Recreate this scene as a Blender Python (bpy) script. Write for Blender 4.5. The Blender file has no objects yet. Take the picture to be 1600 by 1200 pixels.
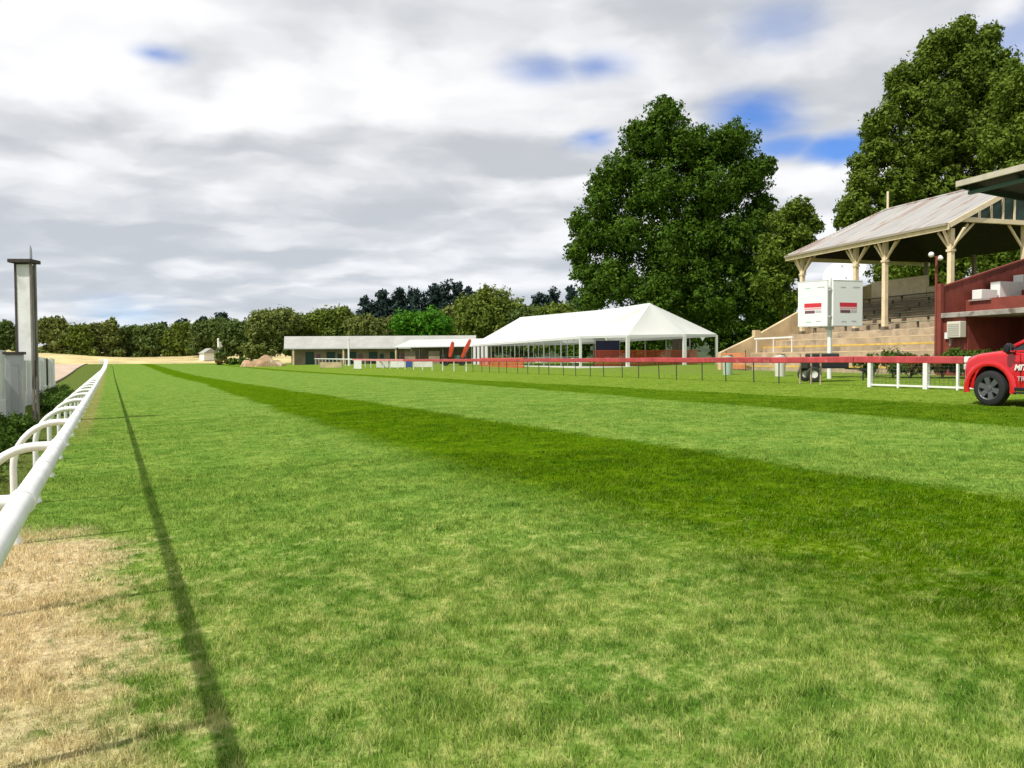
import bpy, bmesh, math, random
import numpy as np
from mathutils import Vector, Matrix

# ------------------------------------------------------------------ camera
S = bpy.context.scene
F, H = 1250.0, 1.65                       # focal length in pixels of a 1600 wide picture, eye height
YAW, PITCH, ROLL = math.radians(26.67), math.atan(37 / 1250), math.radians(-0.3)
cam_d = bpy.data.cameras.new('camera'); cam = bpy.data.objects.new('camera', cam_d)
S.collection.objects.link(cam); S.camera = cam
cam_d.sensor_width = 36; cam_d.lens = F / 1600 * 36; cam_d.clip_end = 6000; cam_d.clip_start = .05
R3 = Matrix.Rotation(-YAW, 3, 'Z') @ Matrix.Rotation(math.pi / 2 - PITCH, 3, 'X') @ Matrix.Rotation(ROLL, 3, 'Z')
cam.matrix_world = Matrix.Translation((0, 0, H)) @ R3.to_4x4()

def ray(px, py): return R3 @ Vector(((px - 800) / F, -(py - 600) / F, -1))
def at(px, py, d): return Vector((0, 0, H)) + ray(px, py) * d

# ------------------------------------------------------------------ light
SUN_EL = math.radians(55.5)
SHD = Vector((.98, .17)).normalized()    # the way shadows fall
sun_dir = Vector((-SHD.x * math.cos(SUN_EL), -SHD.y * math.cos(SUN_EL), math.sin(SUN_EL)))
sd = bpy.data.lights.new('sun', 'SUN'); sd.energy = 4.6; sd.angle = math.radians(1.2); sd.color = (1, .95, .86)
sun = bpy.data.objects.new('sun', sd); S.collection.objects.link(sun)
sun.rotation_euler = (-sun_dir).to_track_quat('-Z', 'Y').to_euler()

class NT:
    """tiny helper for node trees"""
    def __init__(s, tree): s.t = tree; s.n = tree.nodes; s.l = tree.links
    def node(s, kind, **kw):
        o = s.n.new(kind)
        for k, v in kw.items(): setattr(o, k, v)
        return o
    def put(s, sock, v):
        if isinstance(v, bpy.types.NodeSocket): s.l.new(v, sock)
        elif v is not None: sock.default_value = v
    def m(s, op, a, b=None, c=None, clamp=False):
        o = s.node('ShaderNodeMath', operation=op, use_clamp=clamp)
        for i, v in enumerate((a, b, c)): s.put(o.inputs[i], v)
        return o.outputs[0]
    def vm(s, op, a, b=None, scale=None):
        o = s.node('ShaderNodeVectorMath', operation=op); s.put(o.inputs[0], a); s.put(o.inputs[1], b)
        if scale is not None: s.put(o.inputs['Scale'], scale)
        return o.outputs['Value'] if op in ('DOT_PRODUCT', 'LENGTH', 'DISTANCE') else o.outputs[0]
    def noise(s, vec, scale, detail=4, rough=.5, dist=0, out=0):
        o = s.node('ShaderNodeTexNoise'); s.put(o.inputs['Vector'], vec); o.inputs['Scale'].default_value = scale
        o.inputs['Detail'].default_value = detail; o.inputs['Roughness'].default_value = rough; o.inputs['Distortion'].default_value = dist
        return o.outputs[out]
    def ss(s, v, a, b, lo=0., hi=1.):
        o = s.node('ShaderNodeMapRange', interpolation_type='SMOOTHSTEP'); s.put(o.inputs[0], v)
        for i, q in enumerate((a, b, lo, hi)): s.put(o.inputs[i + 1], q)
        return o.outputs[0]
    def mix(s, f, a, b, blend='MIX'):
        o = s.node('ShaderNodeMix', data_type='RGBA', blend_type=blend); s.put(o.inputs[0], f)
        for i, q in ((6, a), (7, b)):
            s.put(o.inputs[i], q if isinstance(q, bpy.types.NodeSocket) else (*q, 1)[:4])
        return o.outputs[2]
    def sep(s, v):
        o = s.node('ShaderNodeSeparateXYZ'); s.put(o.inputs[0], v); return o.outputs
    def comb(s, x, y, z):
        o = s.node('ShaderNodeCombineXYZ')
        for i, q in enumerate((x, y, z)): s.put(o.inputs[i], q)
        return o.outputs[0]

W = bpy.data.worlds.new('World'); S.world = W; W.use_nodes = True
w = NT(W.node_tree); w.n.clear()
sky = w.node('ShaderNodeTexSky', sky_type='NISHITA', sun_disc=False, sun_elevation=SUN_EL,
             sun_rotation=math.atan2(sun_dir.x, sun_dir.y), altitude=300, air_density=1.0, dust_density=.3, ozone_density=3.0)
def wn(vec, scale, detail, rough, out=0):
    o = w.node('ShaderNodeTexNoise', noise_dimensions='2D'); w.put(o.inputs['Vector'], vec); o.inputs['Scale'].default_value = scale
    o.inputs['Detail'].default_value = detail; o.inputs['Roughness'].default_value = rough
    return o.outputs[out]
dn = w.node('ShaderNodeTexCoord').outputs['Generated']
dx, dy, dz = w.sep(dn)
zz = w.m('ADD', w.m('MAXIMUM', dz, 0.0), .18)
CR, CF = (math.cos(YAW), -math.sin(YAW), 0), (math.sin(YAW), math.cos(YAW), 0)      # cloud streets lie across the track
u_ = w.m('DIVIDE', w.vm('DOT_PRODUCT', dn, CR), zz); f_ = w.m('DIVIDE', w.vm('DOT_PRODUCT', dn, CF), zz)
p = w.comb(w.m('MULTIPLY', u_, .85), f_, 0)
warp = w.vm('SCALE', w.vm('SUBTRACT', wn(p, 2.6, 4, .55, 1), (.5, .5, .5)), scale=.30)
pw = w.vm('ADD', p, warp)
n_big = wn(w.vm('ADD', pw, (3.1, 7.7, 0)), .8, 2, .5)
def puff(vec, scale, det):                  # heaped, rounded cloud tops
    o = w.node('ShaderNodeTexVoronoi', voronoi_dimensions='2D', feature='SMOOTH_F1'); w.put(o.inputs['Vector'], vec); o.inputs['Scale'].default_value = scale
    o.inputs['Detail'].default_value = det; o.inputs['Roughness'].default_value = .5; o.inputs['Lacunarity'].default_value = 2.3; o.inputs['Smoothness'].default_value = .7
    return w.m('SUBTRACT', 1.0, o.outputs['Distance'])
def heap(off, det):
    q = w.vm('ADD', pw, (4.3, 2.2 + off, 0))
    return w.m('ADD', w.m('MULTIPLY', wn(q, 1.6, det, .52), .62), w.m('MULTIPLY', puff(q, 2.3, 1.5 if det > 4 else 0.), .30))
n_mid = heap(0, 5); n_sun = heap(-.15, 2)
# openings in the cloud deck, where blue shows
gap = None; rag = w.m('SUBTRACT', n_mid, .5)
for (px, py, r, s, fl_) in ((240, 84, .030, .75, 2.8), (850, 112, .05, .6, 2.6), (935, 104, .045, .7, 2.6), (925, 216, .034, .9, 2.2), (1175, 178, .050, .9, 1.8), (1222, 42, .05, .45, 1.8),
                            (1305, 234, .036, .9, 2.6), (1225, 230, .034, .8, 2.8), (1600, 70, .06, .5, 1.8), (215, 490, .05, .35, 3.2)):
    d = ray(px, py).normalized()
    flat = w.vm('MULTIPLY', w.vm('SUBTRACT', dn, tuple(d)), (1, 1, fl_))
    g = w.m('MULTIPLY', w.ss(w.m('ADD', w.vm('LENGTH', flat), w.m('MULTIPLY', rag, r * 3.2)), r * 1.3, -.012), s)
    gap = g if gap is None else w.m('MAXIMUM', gap, g)
cover = w.m('SUBTRACT', 1.0, gap, clamp=True)
shade = w.m('ADD', w.m('MULTIPLY', w.m('SUBTRACT', n_mid, n_sun), 1.55), w.m('ADD', w.m('MULTIPLY', n_mid, .25), w.m('MULTIPLY', n_big, .95)))
low = w.ss(dz, .30, .03)
mrs = w.node('ShaderNodeMapRange', interpolation_type='SMOOTHSTEP', clamp=True); w.put(mrs.inputs[0], shade)
mrs.inputs[1].default_value = .14; mrs.inputs[2].default_value = .82
cl = w.mix(mrs.outputs[0], (5.5, 5.75, 6.15), (9.8, 9.8, 9.9))
cl = w.mix(w.m('MULTIPLY', low, .22), cl, (6.0, 7.0, 8.4))
skycol = w.mix(1.0, sky.outputs[0], (.50, .95, 1.6), 'MULTIPLY')
col = w.mix(cover, skycol, cl)
W.cycles.sampling_method = 'MANUAL'; W.cycles.sample_map_resolution = 512
bg = w.node('ShaderNodeBackground'); bg.inputs[1].default_value = .1; w.l.new(col, bg.inputs[0])
w.l.new(bg.outputs[0], w.node('ShaderNodeOutputWorld').inputs[0])

S.view_settings.view_transform = 'Standard'; S.view_settings.look = 'None'; S.view_settings.exposure = .06; S.view_settings.gamma = 1
S.view_settings.use_curve_mapping = False
S.render.engine = 'CYCLES'
S.cycles.max_bounces = 5; S.cycles.diffuse_bounces = 2; S.cycles.glossy_bounces = 2; S.cycles.transmission_bounces = 2; S.cycles.transparent_max_bounces = 4

# ------------------------------------------------------------------ helpers
COL = S.collection
def zg(x, y=0):
    c = .026 * min(max(x, 0.), 45.); f = min(1., max(0., (y - 70) / 136)); f = f * f * (3 - 2 * f)
    return c + (1.3 - c) * f

def mat(name, color, rough=.6, metal=0., spec=.4, var=.0, vscale=3., bump=0., bscale=40., rand=0., coat=0., stretch=None, dirt=None, dscale=1.5, dlo=.5, dhi=.7):
    m = bpy.data.materials.new(name); m.use_nodes = True; t = NT(m.node_tree); b = t.n['Principled BSDF']
    b.inputs['Roughness'].default_value = rough; b.inputs['Metallic'].default_value = metal; b.inputs['Specular IOR Level'].default_value = spec
    b.inputs['Coat Weight'].default_value = coat
    pos = t.node('ShaderNodeTexCoord').outputs['Object']
    if stretch: pos = t.vm('MULTIPLY', pos, stretch)
    c = t.node('ShaderNodeRGB').outputs[0]; c.default_value = (*color, 1)
    if var:
        n = t.noise(pos, vscale, 5, .6)
        c = t.mix(t.ss(n, .3, .7), [q * (1 - var) for q in color], [min(1, q * (1 + var)) for q in color])
    if rand:
        r = t.node('ShaderNodeObjectInfo').outputs['Random']
        c = t.mix(1.0, c, t.mix(r, (1 - rand,) * 3, (1 + rand * .6,) * 3), 'MULTIPLY')
    if dirt: c = t.mix(t.ss(t.noise(pos, dscale, 6, .62), dlo, dhi), c, dirt)
    t.l.new(c, b.inputs['Base Color'])
    if bump:
        bp = t.node('ShaderNodeBump'); bp.inputs['Strength'].default_value = bump; bp.inputs['Distance'].default_value = .02
        t.l.new(t.noise(pos, bscale, 4, .6), bp.inputs['Height']); t.l.new(bp.outputs[0], b.inputs['Normal'])
    return m

def tag(o, label=None, cat=None, group=None, kind=None):
    for k, v in (('label', label), ('category', cat), ('group', group), ('kind', kind)):
        if v: o[k] = v
    return o

ABSZ = set()
def empty(name, loc, rz=0., label=None, cat=None, group=None):
    o = bpy.data.objects.new(name, None); COL.objects.link(o); o.location = loc; o.rotation_euler = (0, 0, rz)
    o.empty_display_size = .3
    tag(o, label, cat, group)
    return o
def link_mesh(name, me, parent=None, kind=None):
    o = bpy.data.objects.new(name, me); COL.objects.link(o)
    if parent: o.parent = parent
    if kind: o['kind'] = kind
    return o

class MB:
    def __init__(s): s.v = []; s.f = []
    def add(s, vs, fs):
        k = len(s.v); s.v += [tuple(q) for q in vs]; s.f += [tuple(i + k for i in f) for f in fs]; return s
    def box(s, x0, x1, y0, y1, z0, z1):
        return s.add([(x0, y0, z0), (x1, y0, z0), (x1, y1, z0), (x0, y1, z0), (x0, y0, z1), (x1, y0, z1), (x1, y1, z1), (x0, y1, z1)],
                     [(0, 3, 2, 1), (4, 5, 6, 7), (0, 1, 5, 4), (1, 2, 6, 5), (2, 3, 7, 6), (3, 0, 4, 7)])
    def beam(s, a, b, wd, ht, up=(0, 0, 1)):
        a = Vector(a); b = Vector(b); d = (b - a).normalized(); u = Vector(up)
        if abs(d.dot(u)) > .98: u = Vector((0, 1, 0))
        r = d.cross(u).normalized(); u = r.cross(d)
        vs = []
        for q in (a, b):
            for (i, j) in ((-1, -1), (1, -1), (1, 1), (-1, 1)): vs.append(q + r * i * wd / 2 + u * j * ht / 2)
        return s.add(vs, [(0, 1, 2, 3), (4, 7, 6, 5), (0, 4, 5, 1), (1, 5, 6, 2), (2, 6, 7, 3), (3, 7, 4, 0)])
    def tube(s, pts, r, n=10, cap=True):
        pts = [Vector(q) for q in pts]; rs = r if isinstance(r, (list, tuple)) else [r] * len(pts)
        rings = []; prev = None
        for i, q in enumerate(pts):
            d = (pts[min(i + 1, len(pts) - 1)] - pts[max(i - 1, 0)]).normalized()
            if prev is None:
                prev = d.orthogonal().normalized()
            prev = (prev - d * prev.dot(d)).normalized(); b = d.cross(prev)
            rings.append([q + (prev * math.cos(k * 2 * math.pi / n) + b * math.sin(k * 2 * math.pi / n)) * rs[i] for k in range(n)])
        fs = [(i * n + k, i * n + (k + 1) % n, (i + 1) * n + (k + 1) % n, (i + 1) * n + k) for i in range(len(pts) - 1) for k in range(n)]
        if cap: fs += [tuple(range(n))[::-1], tuple((len(pts) - 1) * n + k for k in range(n))]
        return s.add([q for ring in rings for q in ring], fs)
    def prism(s, poly, axis, a, b):
        """poly in the two other axes, extruded along axis from a to b"""
        def P(q, t): return (t, q[0], q[1]) if axis == 0 else (q[0], t, q[1]) if axis == 1 else (q[0], q[1], t)
        n = len(poly)
        return s.add([P(q, a) for q in poly] + [P(q, b) for q in poly],
                     [tuple(range(n)), tuple(range(2 * n - 1, n - 1, -1))] + [(i, i + n, (i + 1) % n + n, (i + 1) % n) for i in range(n)])
    def lathe(s, prof, n=24, axis=0, c=(0, 0, 0)):
        k = len(prof); vs = []
        for i in range(n):
            a = 2 * math.pi * i / n
            for (r, h) in prof:
                q = (h, r * math.cos(a), r * math.sin(a)) if axis == 0 else (r * math.cos(a), r * math.sin(a), h)
                vs.append((q[0] + c[0], q[1] + c[1], q[2] + c[2]))
        return s.add(vs, [(i * k + j, ((i + 1) % n) * k + j, ((i + 1) % n) * k + j + 1, i * k + j + 1) for i in range(n) for j in range(k - 1)])
    def mesh(s, name, m=None, smooth=False, zoff=0.):
        me = bpy.data.meshes.new(name); me.from_pydata([(x, y, z - zoff) for x, y, z in s.v], [], s.f)
        bm = bmesh.new(); bm.from_mesh(me); bmesh.ops.recalc_face_normals(bm, faces=bm.faces); bm.to_mesh(me); bm.free()
        if m: me.materials.append(m)
        if smooth:
            me.polygons.foreach_set('use_smooth', [True] * len(me.polygons))
            try: me.set_sharp_from_angle(angle=math.radians(38))
            except Exception: pass
        me.update(); return me
    def build(s, name, m=None, parent=None, smooth=False, kind=None, bevel=0.):
        root = parent
        while root and root.parent: root = root.parent
        z = root.location.z if root and root.name in ABSZ else 0
        o = link_mesh(name, s.mesh(name, m, smooth, z), parent, kind)
        if bevel:
            b = o.modifiers.new('bevel', 'BEVEL'); b.width = bevel; b.segments = 2; b.limit_method = 'ANGLE'
        return o

def raw_mesh(name, verts, faces_flat, per, m, smooth=False):
    """fast mesh from numpy: verts (n,3), faces_flat (k*per)"""
    me = bpy.data.meshes.new(name); nf = len(faces_flat) // per
    me.vertices.add(len(verts)); me.vertices.foreach_set('co', np.asarray(verts, np.float32).ravel())
    me.loops.add(len(faces_flat)); me.loops.foreach_set('vertex_index', np.asarray(faces_flat, np.int32))
    me.polygons.add(nf); me.polygons.foreach_set('loop_start', np.arange(0, nf * per, per, dtype=np.int32))
    me.materials.append(m); me.update(calc_edges=True)
    return me

# ------------------------------------------------------------------ turf colour
def turf_tree(t, blades):
    pos = t.node('ShaderNodeNewGeometry').outputs['Position']
    x, y, z = t.sep(pos)
    flat = t.comb(x, y, 0)
    nb = t.noise(flat, .22, 3, .55); nm = t.noise(flat, 1.1, 5, .6); nf = t.noise(flat, 11., 4, .65); ng = t.noise(t.vm('ADD', flat, (31, 17, 0)), 4.0, 5, .62)
    xe = t.m('ADD', x, t.m('ADD', t.m('MULTIPLY', t.m('SUBTRACT', nb, .5), 1.1), t.m('MULTIPLY', t.m('SUBTRACT', ng, .5), .55)))
    yc = t.m('MINIMUM', t.m('MAXIMUM', y, 0.), 60.)
    l1 = t.m('SUBTRACT', xe, t.m('ADD', 3.95, t.m('MULTIPLY', yc, .030)))
    r1 = t.m('SUBTRACT', xe, t.m('ADD', 8.3, t.m('MULTIPLY', yc, -.006)))
    l2 = t.m('SUBTRACT', xe, t.m('ADD', 14.2, t.m('MULTIPLY', yc, .062)))
    r2 = t.m('SUBTRACT', xe, t.m('ADD', 18.7, t.m('MULTIPLY', yc, .012)))
    near = t.ss(y, 4., 30., .9, .22)
    nearn = t.m('MULTIPLY', near, -1.)
    d1 = t.m('MULTIPLY', t.ss(l1, nearn, near), t.ss(r1, .25, -.25))
    d2 = t.m('MULTIPLY', t.ss(l2, -.25, .25), t.ss(r2, .2, -.2))
    light = t.mix(t.ss(nm, .32, .68), (.112, .210, .032), (.182, .272, .052))
    outer = t.mix(t.ss(nm, .3, .7), (.125, .215, .022), (.180, .258, .036))
    dark = t.mix(t.ss(nm, .3, .7), (.054, .122, .002), (.092, .166, .004))
    c = t.mix(t.ss(xe, 8.6, 19.2), light, t.mix(t.ss(xe, 18., 19.4), light, outer))
    c = t.mix(d1, c, dark); c = t.mix(t.m('MULTIPLY', d2, .92), c, dark)
    # worn, straw coloured turf: freckles everywhere, more close to the rail, and one bare patch under it
    close = t.ss(t.vm('LENGTH', flat), 14., 3.)
    fre = t.ss(t.m('ADD', t.m('MULTIPLY', ng, .6), t.m('MULTIPLY', nf, .5)), t.ss(close, 0., 1., .66, .49), t.ss(close, 0., 1., .86, .70))
    fre = t.m('MULTIPLY', fre, t.m('SUBTRACT', 1., t.m('MULTIPLY', d1, .55)))
    c = t.mix(t.m('MULTIPLY', fre, .66), c, (.29, .31, .11))
    gr = t.ss(t.noise(t.vm('ADD', flat, (5, 91, 0)), 3.2, 4, .6), .56, .70)
    c = t.mix(t.m('MULTIPLY', gr, .7), c, (.050, .135, .012))
    c = t.mix(1., c, t.mix(t.ss(t.m('ADD', t.m('MULTIPLY', nf, .55), t.m('MULTIPLY', ng, .45)), .36, .64), (.58, .66, .50), (1.34, 1.26, 1.35)), 'MULTIPLY')
    wob = t.m('ADD', t.m('MULTIPLY', t.m('SUBTRACT', nm, .5), 1.0), t.m('MULTIPLY', t.m('SUBTRACT', nf, .5), .35))
    px_ = t.m('ADD', x, wob); py_ = t.m('ADD', y, t.m('ADD', t.m('MULTIPLY', wob, 2.4), t.m('MULTIPLY', x, .6)))
    patch = t.m('MULTIPLY', t.ss(px_, .85, -.5), t.ss(py_, 9.0, 8.1))
    patch = t.m('MULTIPLY', t.m('MULTIPLY', patch, t.ss(t.m('ADD', y, t.m('MULTIPLY', ng, 5.)), 4.6, 8.2, .55, 1.)), t.ss(t.m('ADD', t.m('MULTIPLY', nf, .5), t.m('MULTIPLY', ng, .5)), t.ss(px_, -.6, .5, .26, .47), t.ss(px_, -.6, .5, .44, .62)))
    straw = t.mix(t.ss(nf, .35, .65), (.37, .295, .165), (.56, .465, .275))
    c = t.mix(patch, c, straw)
    # dusty line right under the rail further along, then duller ground outside it
    strip = t.m('MULTIPLY', t.m('MULTIPLY', t.ss(x, -.95, -.75), t.ss(x, -.30, -.55)), t.ss(y, 17., 26.))
    c = t.mix(t.m('MULTIPLY', strip, .38), c, (.33, .22, .115))
    outl = t.m('MULTIPLY', t.ss(px_, -.75, -1.2), t.ss(y, 8., 11.))
    c = t.mix(t.m('MULTIPLY', outl, .85), c, t.mix(t.ss(nf, .4, .6), (.07, .115, .02), (.13, .14, .045)))
    far = t.ss(t.m('ADD', y, t.m('MULTIPLY', nb, 20.)), 205., 222.)
    c = t.mix(far, c, (.42, .36, .16))
    away = t.ss(xe, 27., 34.)
    c = t.mix(t.m('MULTIPLY', away, .5), c, (.14, .19, .045))
    if blades:
        r = t.node('ShaderNodeNewGeometry').outputs['Random Per Island']
        c = t.mix(1., c, t.mix(r, (.95, .95, .8), (2.0, 1.9, 1.9)), 'MULTIPLY')
        c = t.mix(t.m('MULTIPLY', t.ss(r, .84, .93), t.ss(close, 0., 1., .15, .5)), c, (.44, .43, .19))
    else:
        c = t.mix(1., c, t.mix(t.ss(t.noise(flat, 26., 3, .7), .3, .7), (.72, .74, .7), (1.18, 1.16, 1.2)), 'MULTIPLY')
    return c, flat
def turf_material(name, blades):
    m = bpy.data.materials.new(name); m.use_nodes = True; t = NT(m.node_tree); b = t.n['Principled BSDF']
    c, flat = turf_tree(t, blades); t.l.new(c, b.inputs['Base Color'])
    b.inputs['Roughness'].default_value = .85; b.inputs['Specular IOR Level'].default_value = 0.
    if blades:
        tr = t.node('ShaderNodeBsdfTranslucent'); t.l.new(c, tr.inputs[0])
        mx = t.node('ShaderNodeMixShader'); mx.inputs[0].default_value = .25
        t.l.new(b.outputs[0], mx.inputs[1]); t.l.new(tr.outputs[0], mx.inputs[2]); t.l.new(mx.outputs[0], t.n['Material Output'].inputs[0])
    else:
        bp = t.node('ShaderNodeBump'); bp.inputs['Strength'].default_value = .6; bp.inputs['Distance'].default_value = .03
        t.l.new(t.noise(flat, 18., 5, .7), bp.inputs['Height']); t.l.new(bp.outputs[0], b.inputs['Normal'])
    return m

# ------------------------------------------------------------------ ground
xs = [-3000, -60, -10, 0, 10, 20, 30, 45, 70, 120, 3000]; ys = [-300, 0, 20, 40, 60] + list(range(70, 215, 8)) + [240, 3500]
g = MB(); g.v = [(x, y, zg(x, y)) for y in ys for x in xs]; nx = len(xs)
g.f = [(j * nx + i, j * nx + i + 1, (j + 1) * nx + i + 1, (j + 1) * nx + i) for j in range(len(ys) - 1) for i in range(nx - 1)]
g.build('ground', turf_material('turf', False), kind='structure')

rng = np.random.default_rng(5)
def vnoise(x, y, cell):
    x = (x * .8 + y * .6) / cell; y = (-x * cell * .6 + y) / cell + 100.
    xi = np.floor(x); yi = np.floor(y); fx = x - xi; fy = y - yi; fx = fx * fx * (3 - 2 * fx); fy = fy * fy * (3 - 2 * fy)
    def hh(a, b): q = np.sin(a * 12.9898 + b * 78.233) * 43758.5453; return q - np.floor(q)
    return (hh(xi, yi) * (1 - fx) + hh(xi + 1, yi) * fx) * (1 - fy) + (hh(xi, yi + 1) * (1 - fx) + hh(xi + 1, yi + 1) * fx) * fy
def grass():
    V = []; n0 = 0; Fc = []
    for (r0, r1, dens, hgt, wid) in ((2.3, 6.5, 11000, .030, .0040), (6.5, 13., 3000, .032, .0065), (13., 24., 850, .030, .012), (24., 52., 180, .028, .018)):
        half = math.radians(44); area = half * (r1 * r1 - r0 * r0); n = int(area * dens)
        r = np.sqrt(rng.uniform(r0 * r0, r1 * r1, n)); a = rng.uniform(-half, half, n) + YAW
        x = r * np.sin(a); y = r * np.cos(a)
        if r1 > 50:
            keep = rng.random(n) < np.clip((52 - r) / 26, 0, 1); x, y, r = x[keep], y[keep], r[keep]; n = len(x)
        c1 = vnoise(x, y, .11 * max(1, r1 / 13)); c2 = vnoise(x + 9.3, y - 4.1, .42); c3 = vnoise(x - 3.3, y + 8.1, 1.6)
        keep = rng.random(n) < .35 + .9 * c1 * (.5 + c2); x, y, c1, c2, c3 = x[keep], y[keep], c1[keep], c2[keep], c3[keep]; n = len(x)
        bare = (x < .15) & (y < 8.6) & (rng.random(n) < .3)
        big = (.55 + .55 * c1) * (.6 + .55 * c2) * (.75 + .5 * c3) * 1.25
        h = hgt * rng.uniform(.5, 1.25, n) * big; h[bare] *= .6
        lean = rng.uniform(.2, 1.0, n) * h; la = rng.uniform(0, 6.283, n)
        # mown stripes: the roller lays the blades along or against the track
        along = np.where((x > 4.4 + .033 * y) & (x < 8.3), -1., np.where((x > 14.2 + .06 * y) & (x < 18.8), -1., 1.))
        lx = np.cos(la) * lean; ly = np.sin(la) * lean + along * h * .25
        wv = wid * rng.uniform(.6, 1.3, n); wa = rng.uniform(0, 6.283, n); wx = np.cos(wa) * wv / 2; wy = np.sin(wa) * wv / 2
        z = .026 * np.clip(x, 0, 45)
        b0 = np.stack([x - wx, y - wy, z - .004], 1); b1 = np.stack([x + wx, y + wy, z - .004], 1)
        m0 = np.stack([x - wx * .8 + lx * .35, y - wy * .8 + ly * .35, z + h * .6], 1); m1 = np.stack([x + wx * .8 + lx * .35, y + wy * .8 + ly * .35, z + h * .6], 1)
        tp = np.stack([x + lx, y + ly, z + h], 1)
        if r1 < 14:
            V.append(np.stack([b0, b1, m1, m0, tp], 1).reshape(-1, 3))
            Fc.append((n0 + np.arange(n)[:, None] * 5 + np.array([[0, 1, 2, 0, 2, 3, 3, 2, 4]])).ravel()); n0 += 5 * n
        else:
            V.append(np.stack([b0, b1, tp], 1).reshape(-1, 3))
            Fc.append((n0 + np.arange(n)[:, None] * 3 + np.array([[0, 1, 2]])).ravel()); n0 += 3 * n
    me = raw_mesh('turf_blades', np.concatenate(V), np.concatenate(Fc), 3, turf_material('turf_blade', True))
    return link_mesh('turf_blades', me)
tag(grass(), 'short mown green grass blades of the race track turf', 'grass', kind='stuff')

# pale dry bank at the far end of the track, hill behind, sand track on the left
dry_m = mat('dry_grass', (.50, .41, .19), .9, var=.25, vscale=.12, bump=.3, bscale=2, dirt=(.30, .30, .10), dscale=.09, dlo=.55, dhi=.7)
f = MB(); N = 60
for j, (yy, zz_) in enumerate(((204, 1.0), (212, 1.5), (224, 2.3), (238, 3.0), (262, 3.6), (340, 5.5), (900, 18))):
    for i in range(N + 1):
        x = -260 + 340 * i / N; f.v.append((x, yy + 5 * math.sin(x * .05) + max(0, x - 20) * -.25, zz_ * (1 + .18 * math.sin(x * .13 + j)) if j else zz_))
f.f = [(j * (N + 1) + i, j * (N + 1) + i + 1, (j + 1) * (N + 1) + i + 1, (j + 1) * (N + 1) + i) for j in range(6) for i in range(N)]
f.build('dry_field', dry_m, kind='structure', smooth=True)
hill_m = mat('hill_scrub', (.03, .05, .014), .9, var=.4, vscale=.05, bump=.5, bscale=.6)
f = MB(); A, B = 40, 14
for j in range(B + 1):
    for i in range(A + 1):
        x = -80 + 620 * i / A; y = 300 + 420 * j / B
        k = math.exp(-((x - 190) / 130) ** 2) * 1.0 + .55 * math.exp(-((x - 330) / 120) ** 2)
        f.v.append((x, y, 1 + 30 * k * max(0, min(1, (y - 300) / 150)) + .8 * math.sin(x * .09) * math.sin(y * .07)))
f.f = [(j * (A + 1) + i, j * (A + 1) + i + 1, (j + 1) * (A + 1) + i + 1, (j + 1) * (A + 1) + i) for j in range(B) for i in range(A)]
f.build('hill', hill_m, kind='structure', smooth=True)
f = MB()
for j in range(7):
    for i in range(41):
        x = -330 + 470 * i / 40; f.v.append((x, 400 + 22 * j, 2 + (11 + 3 * math.sin(x * .021) + 1.5 * math.sin(x * .07 + 1)) * math.sin(math.pi * min(1, j / 4) / 2) + .5 * math.sin(x * .3 + j)))
f.f = [(j * 41 + i, j * 41 + i + 1, (j + 1) * 41 + i + 1, (j + 1) * 41 + i) for j in range(6) for i in range(40)]
f.build('far_ridge', hill_m, kind='structure', smooth=True)
def hill_z(x, y):
    k = math.exp(-((x - 190) / 130) ** 2) + .55 * math.exp(-((x - 330) / 120) ** 2)
    return 1 + 30 * k * max(0, min(1, (y - 300) / 150))
sand_m = mat('sand', (.46, .36, .27), .95, var=.18, vscale=.4, bump=.2, bscale=9)
f = MB(); pts = [(-3.9, 58), (-4.3, 90), (-4.6, 140), (-4.6, 212)]
pts = [(-3.9 - .7 * min(1, (y - 58) / 80), y) for y in range(58, 206, 8)]
for (x, y) in pts: f.v += [(x, y, zg(x, y) + .012), (x - 12, y, zg(x, y) + .012)]
f.f = [(2 * i, 2 * i + 1, 2 * i + 3, 2 * i + 2) for i in range(len(pts) - 1)]
f.build('sand_track', sand_m, kind='structure')
k = MB()
for (a, b) in zip(pts, pts[1:]): k.beam((a[0] + .08, a[1], zg(a[0], a[1]) + .06), (b[0] + .08, b[1], zg(b[0], b[1]) + .06), .12, .14)
k.build('track_edging', mat('edging', (.16, .12, .09), .8), kind='structure')

# ------------------------------------------------------------------ leaves and trees
def leaf_mat(name, dark, light, tr=.25):
    m = bpy.data.materials.new(name); m.use_nodes = True; t = NT(m.node_tree); b = t.n['Principled BSDF']
    r = t.node('ShaderNodeNewGeometry').outputs['Random Per Island']; pos = t.node('ShaderNodeNewGeometry').outputs['Position']
    n = t.noise(pos, .55, 3, .6)
    c = t.mix(t.m('ADD', t.m('MULTIPLY', r, .6), t.m('MULTIPLY', t.m('SUBTRACT', n, .3), .9), clamp=True), dark, light)
    t.l.new(c, b.inputs['Base Color']); b.inputs['Roughness'].default_value = .6; b.inputs['Specular IOR Level'].default_value = .12
    q = t.node('ShaderNodeBsdfTranslucent'); t.l.new(c, q.inputs[0]); mx = t.node('ShaderNodeMixShader'); mx.inputs[0].default_value = tr
    t.l.new(b.outputs[0], mx.inputs[1]); t.l.new(q.outputs[0], mx.inputs[2]); t.l.new(mx.outputs[0], t.n['Material Output'].inputs[0])
    return m
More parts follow.
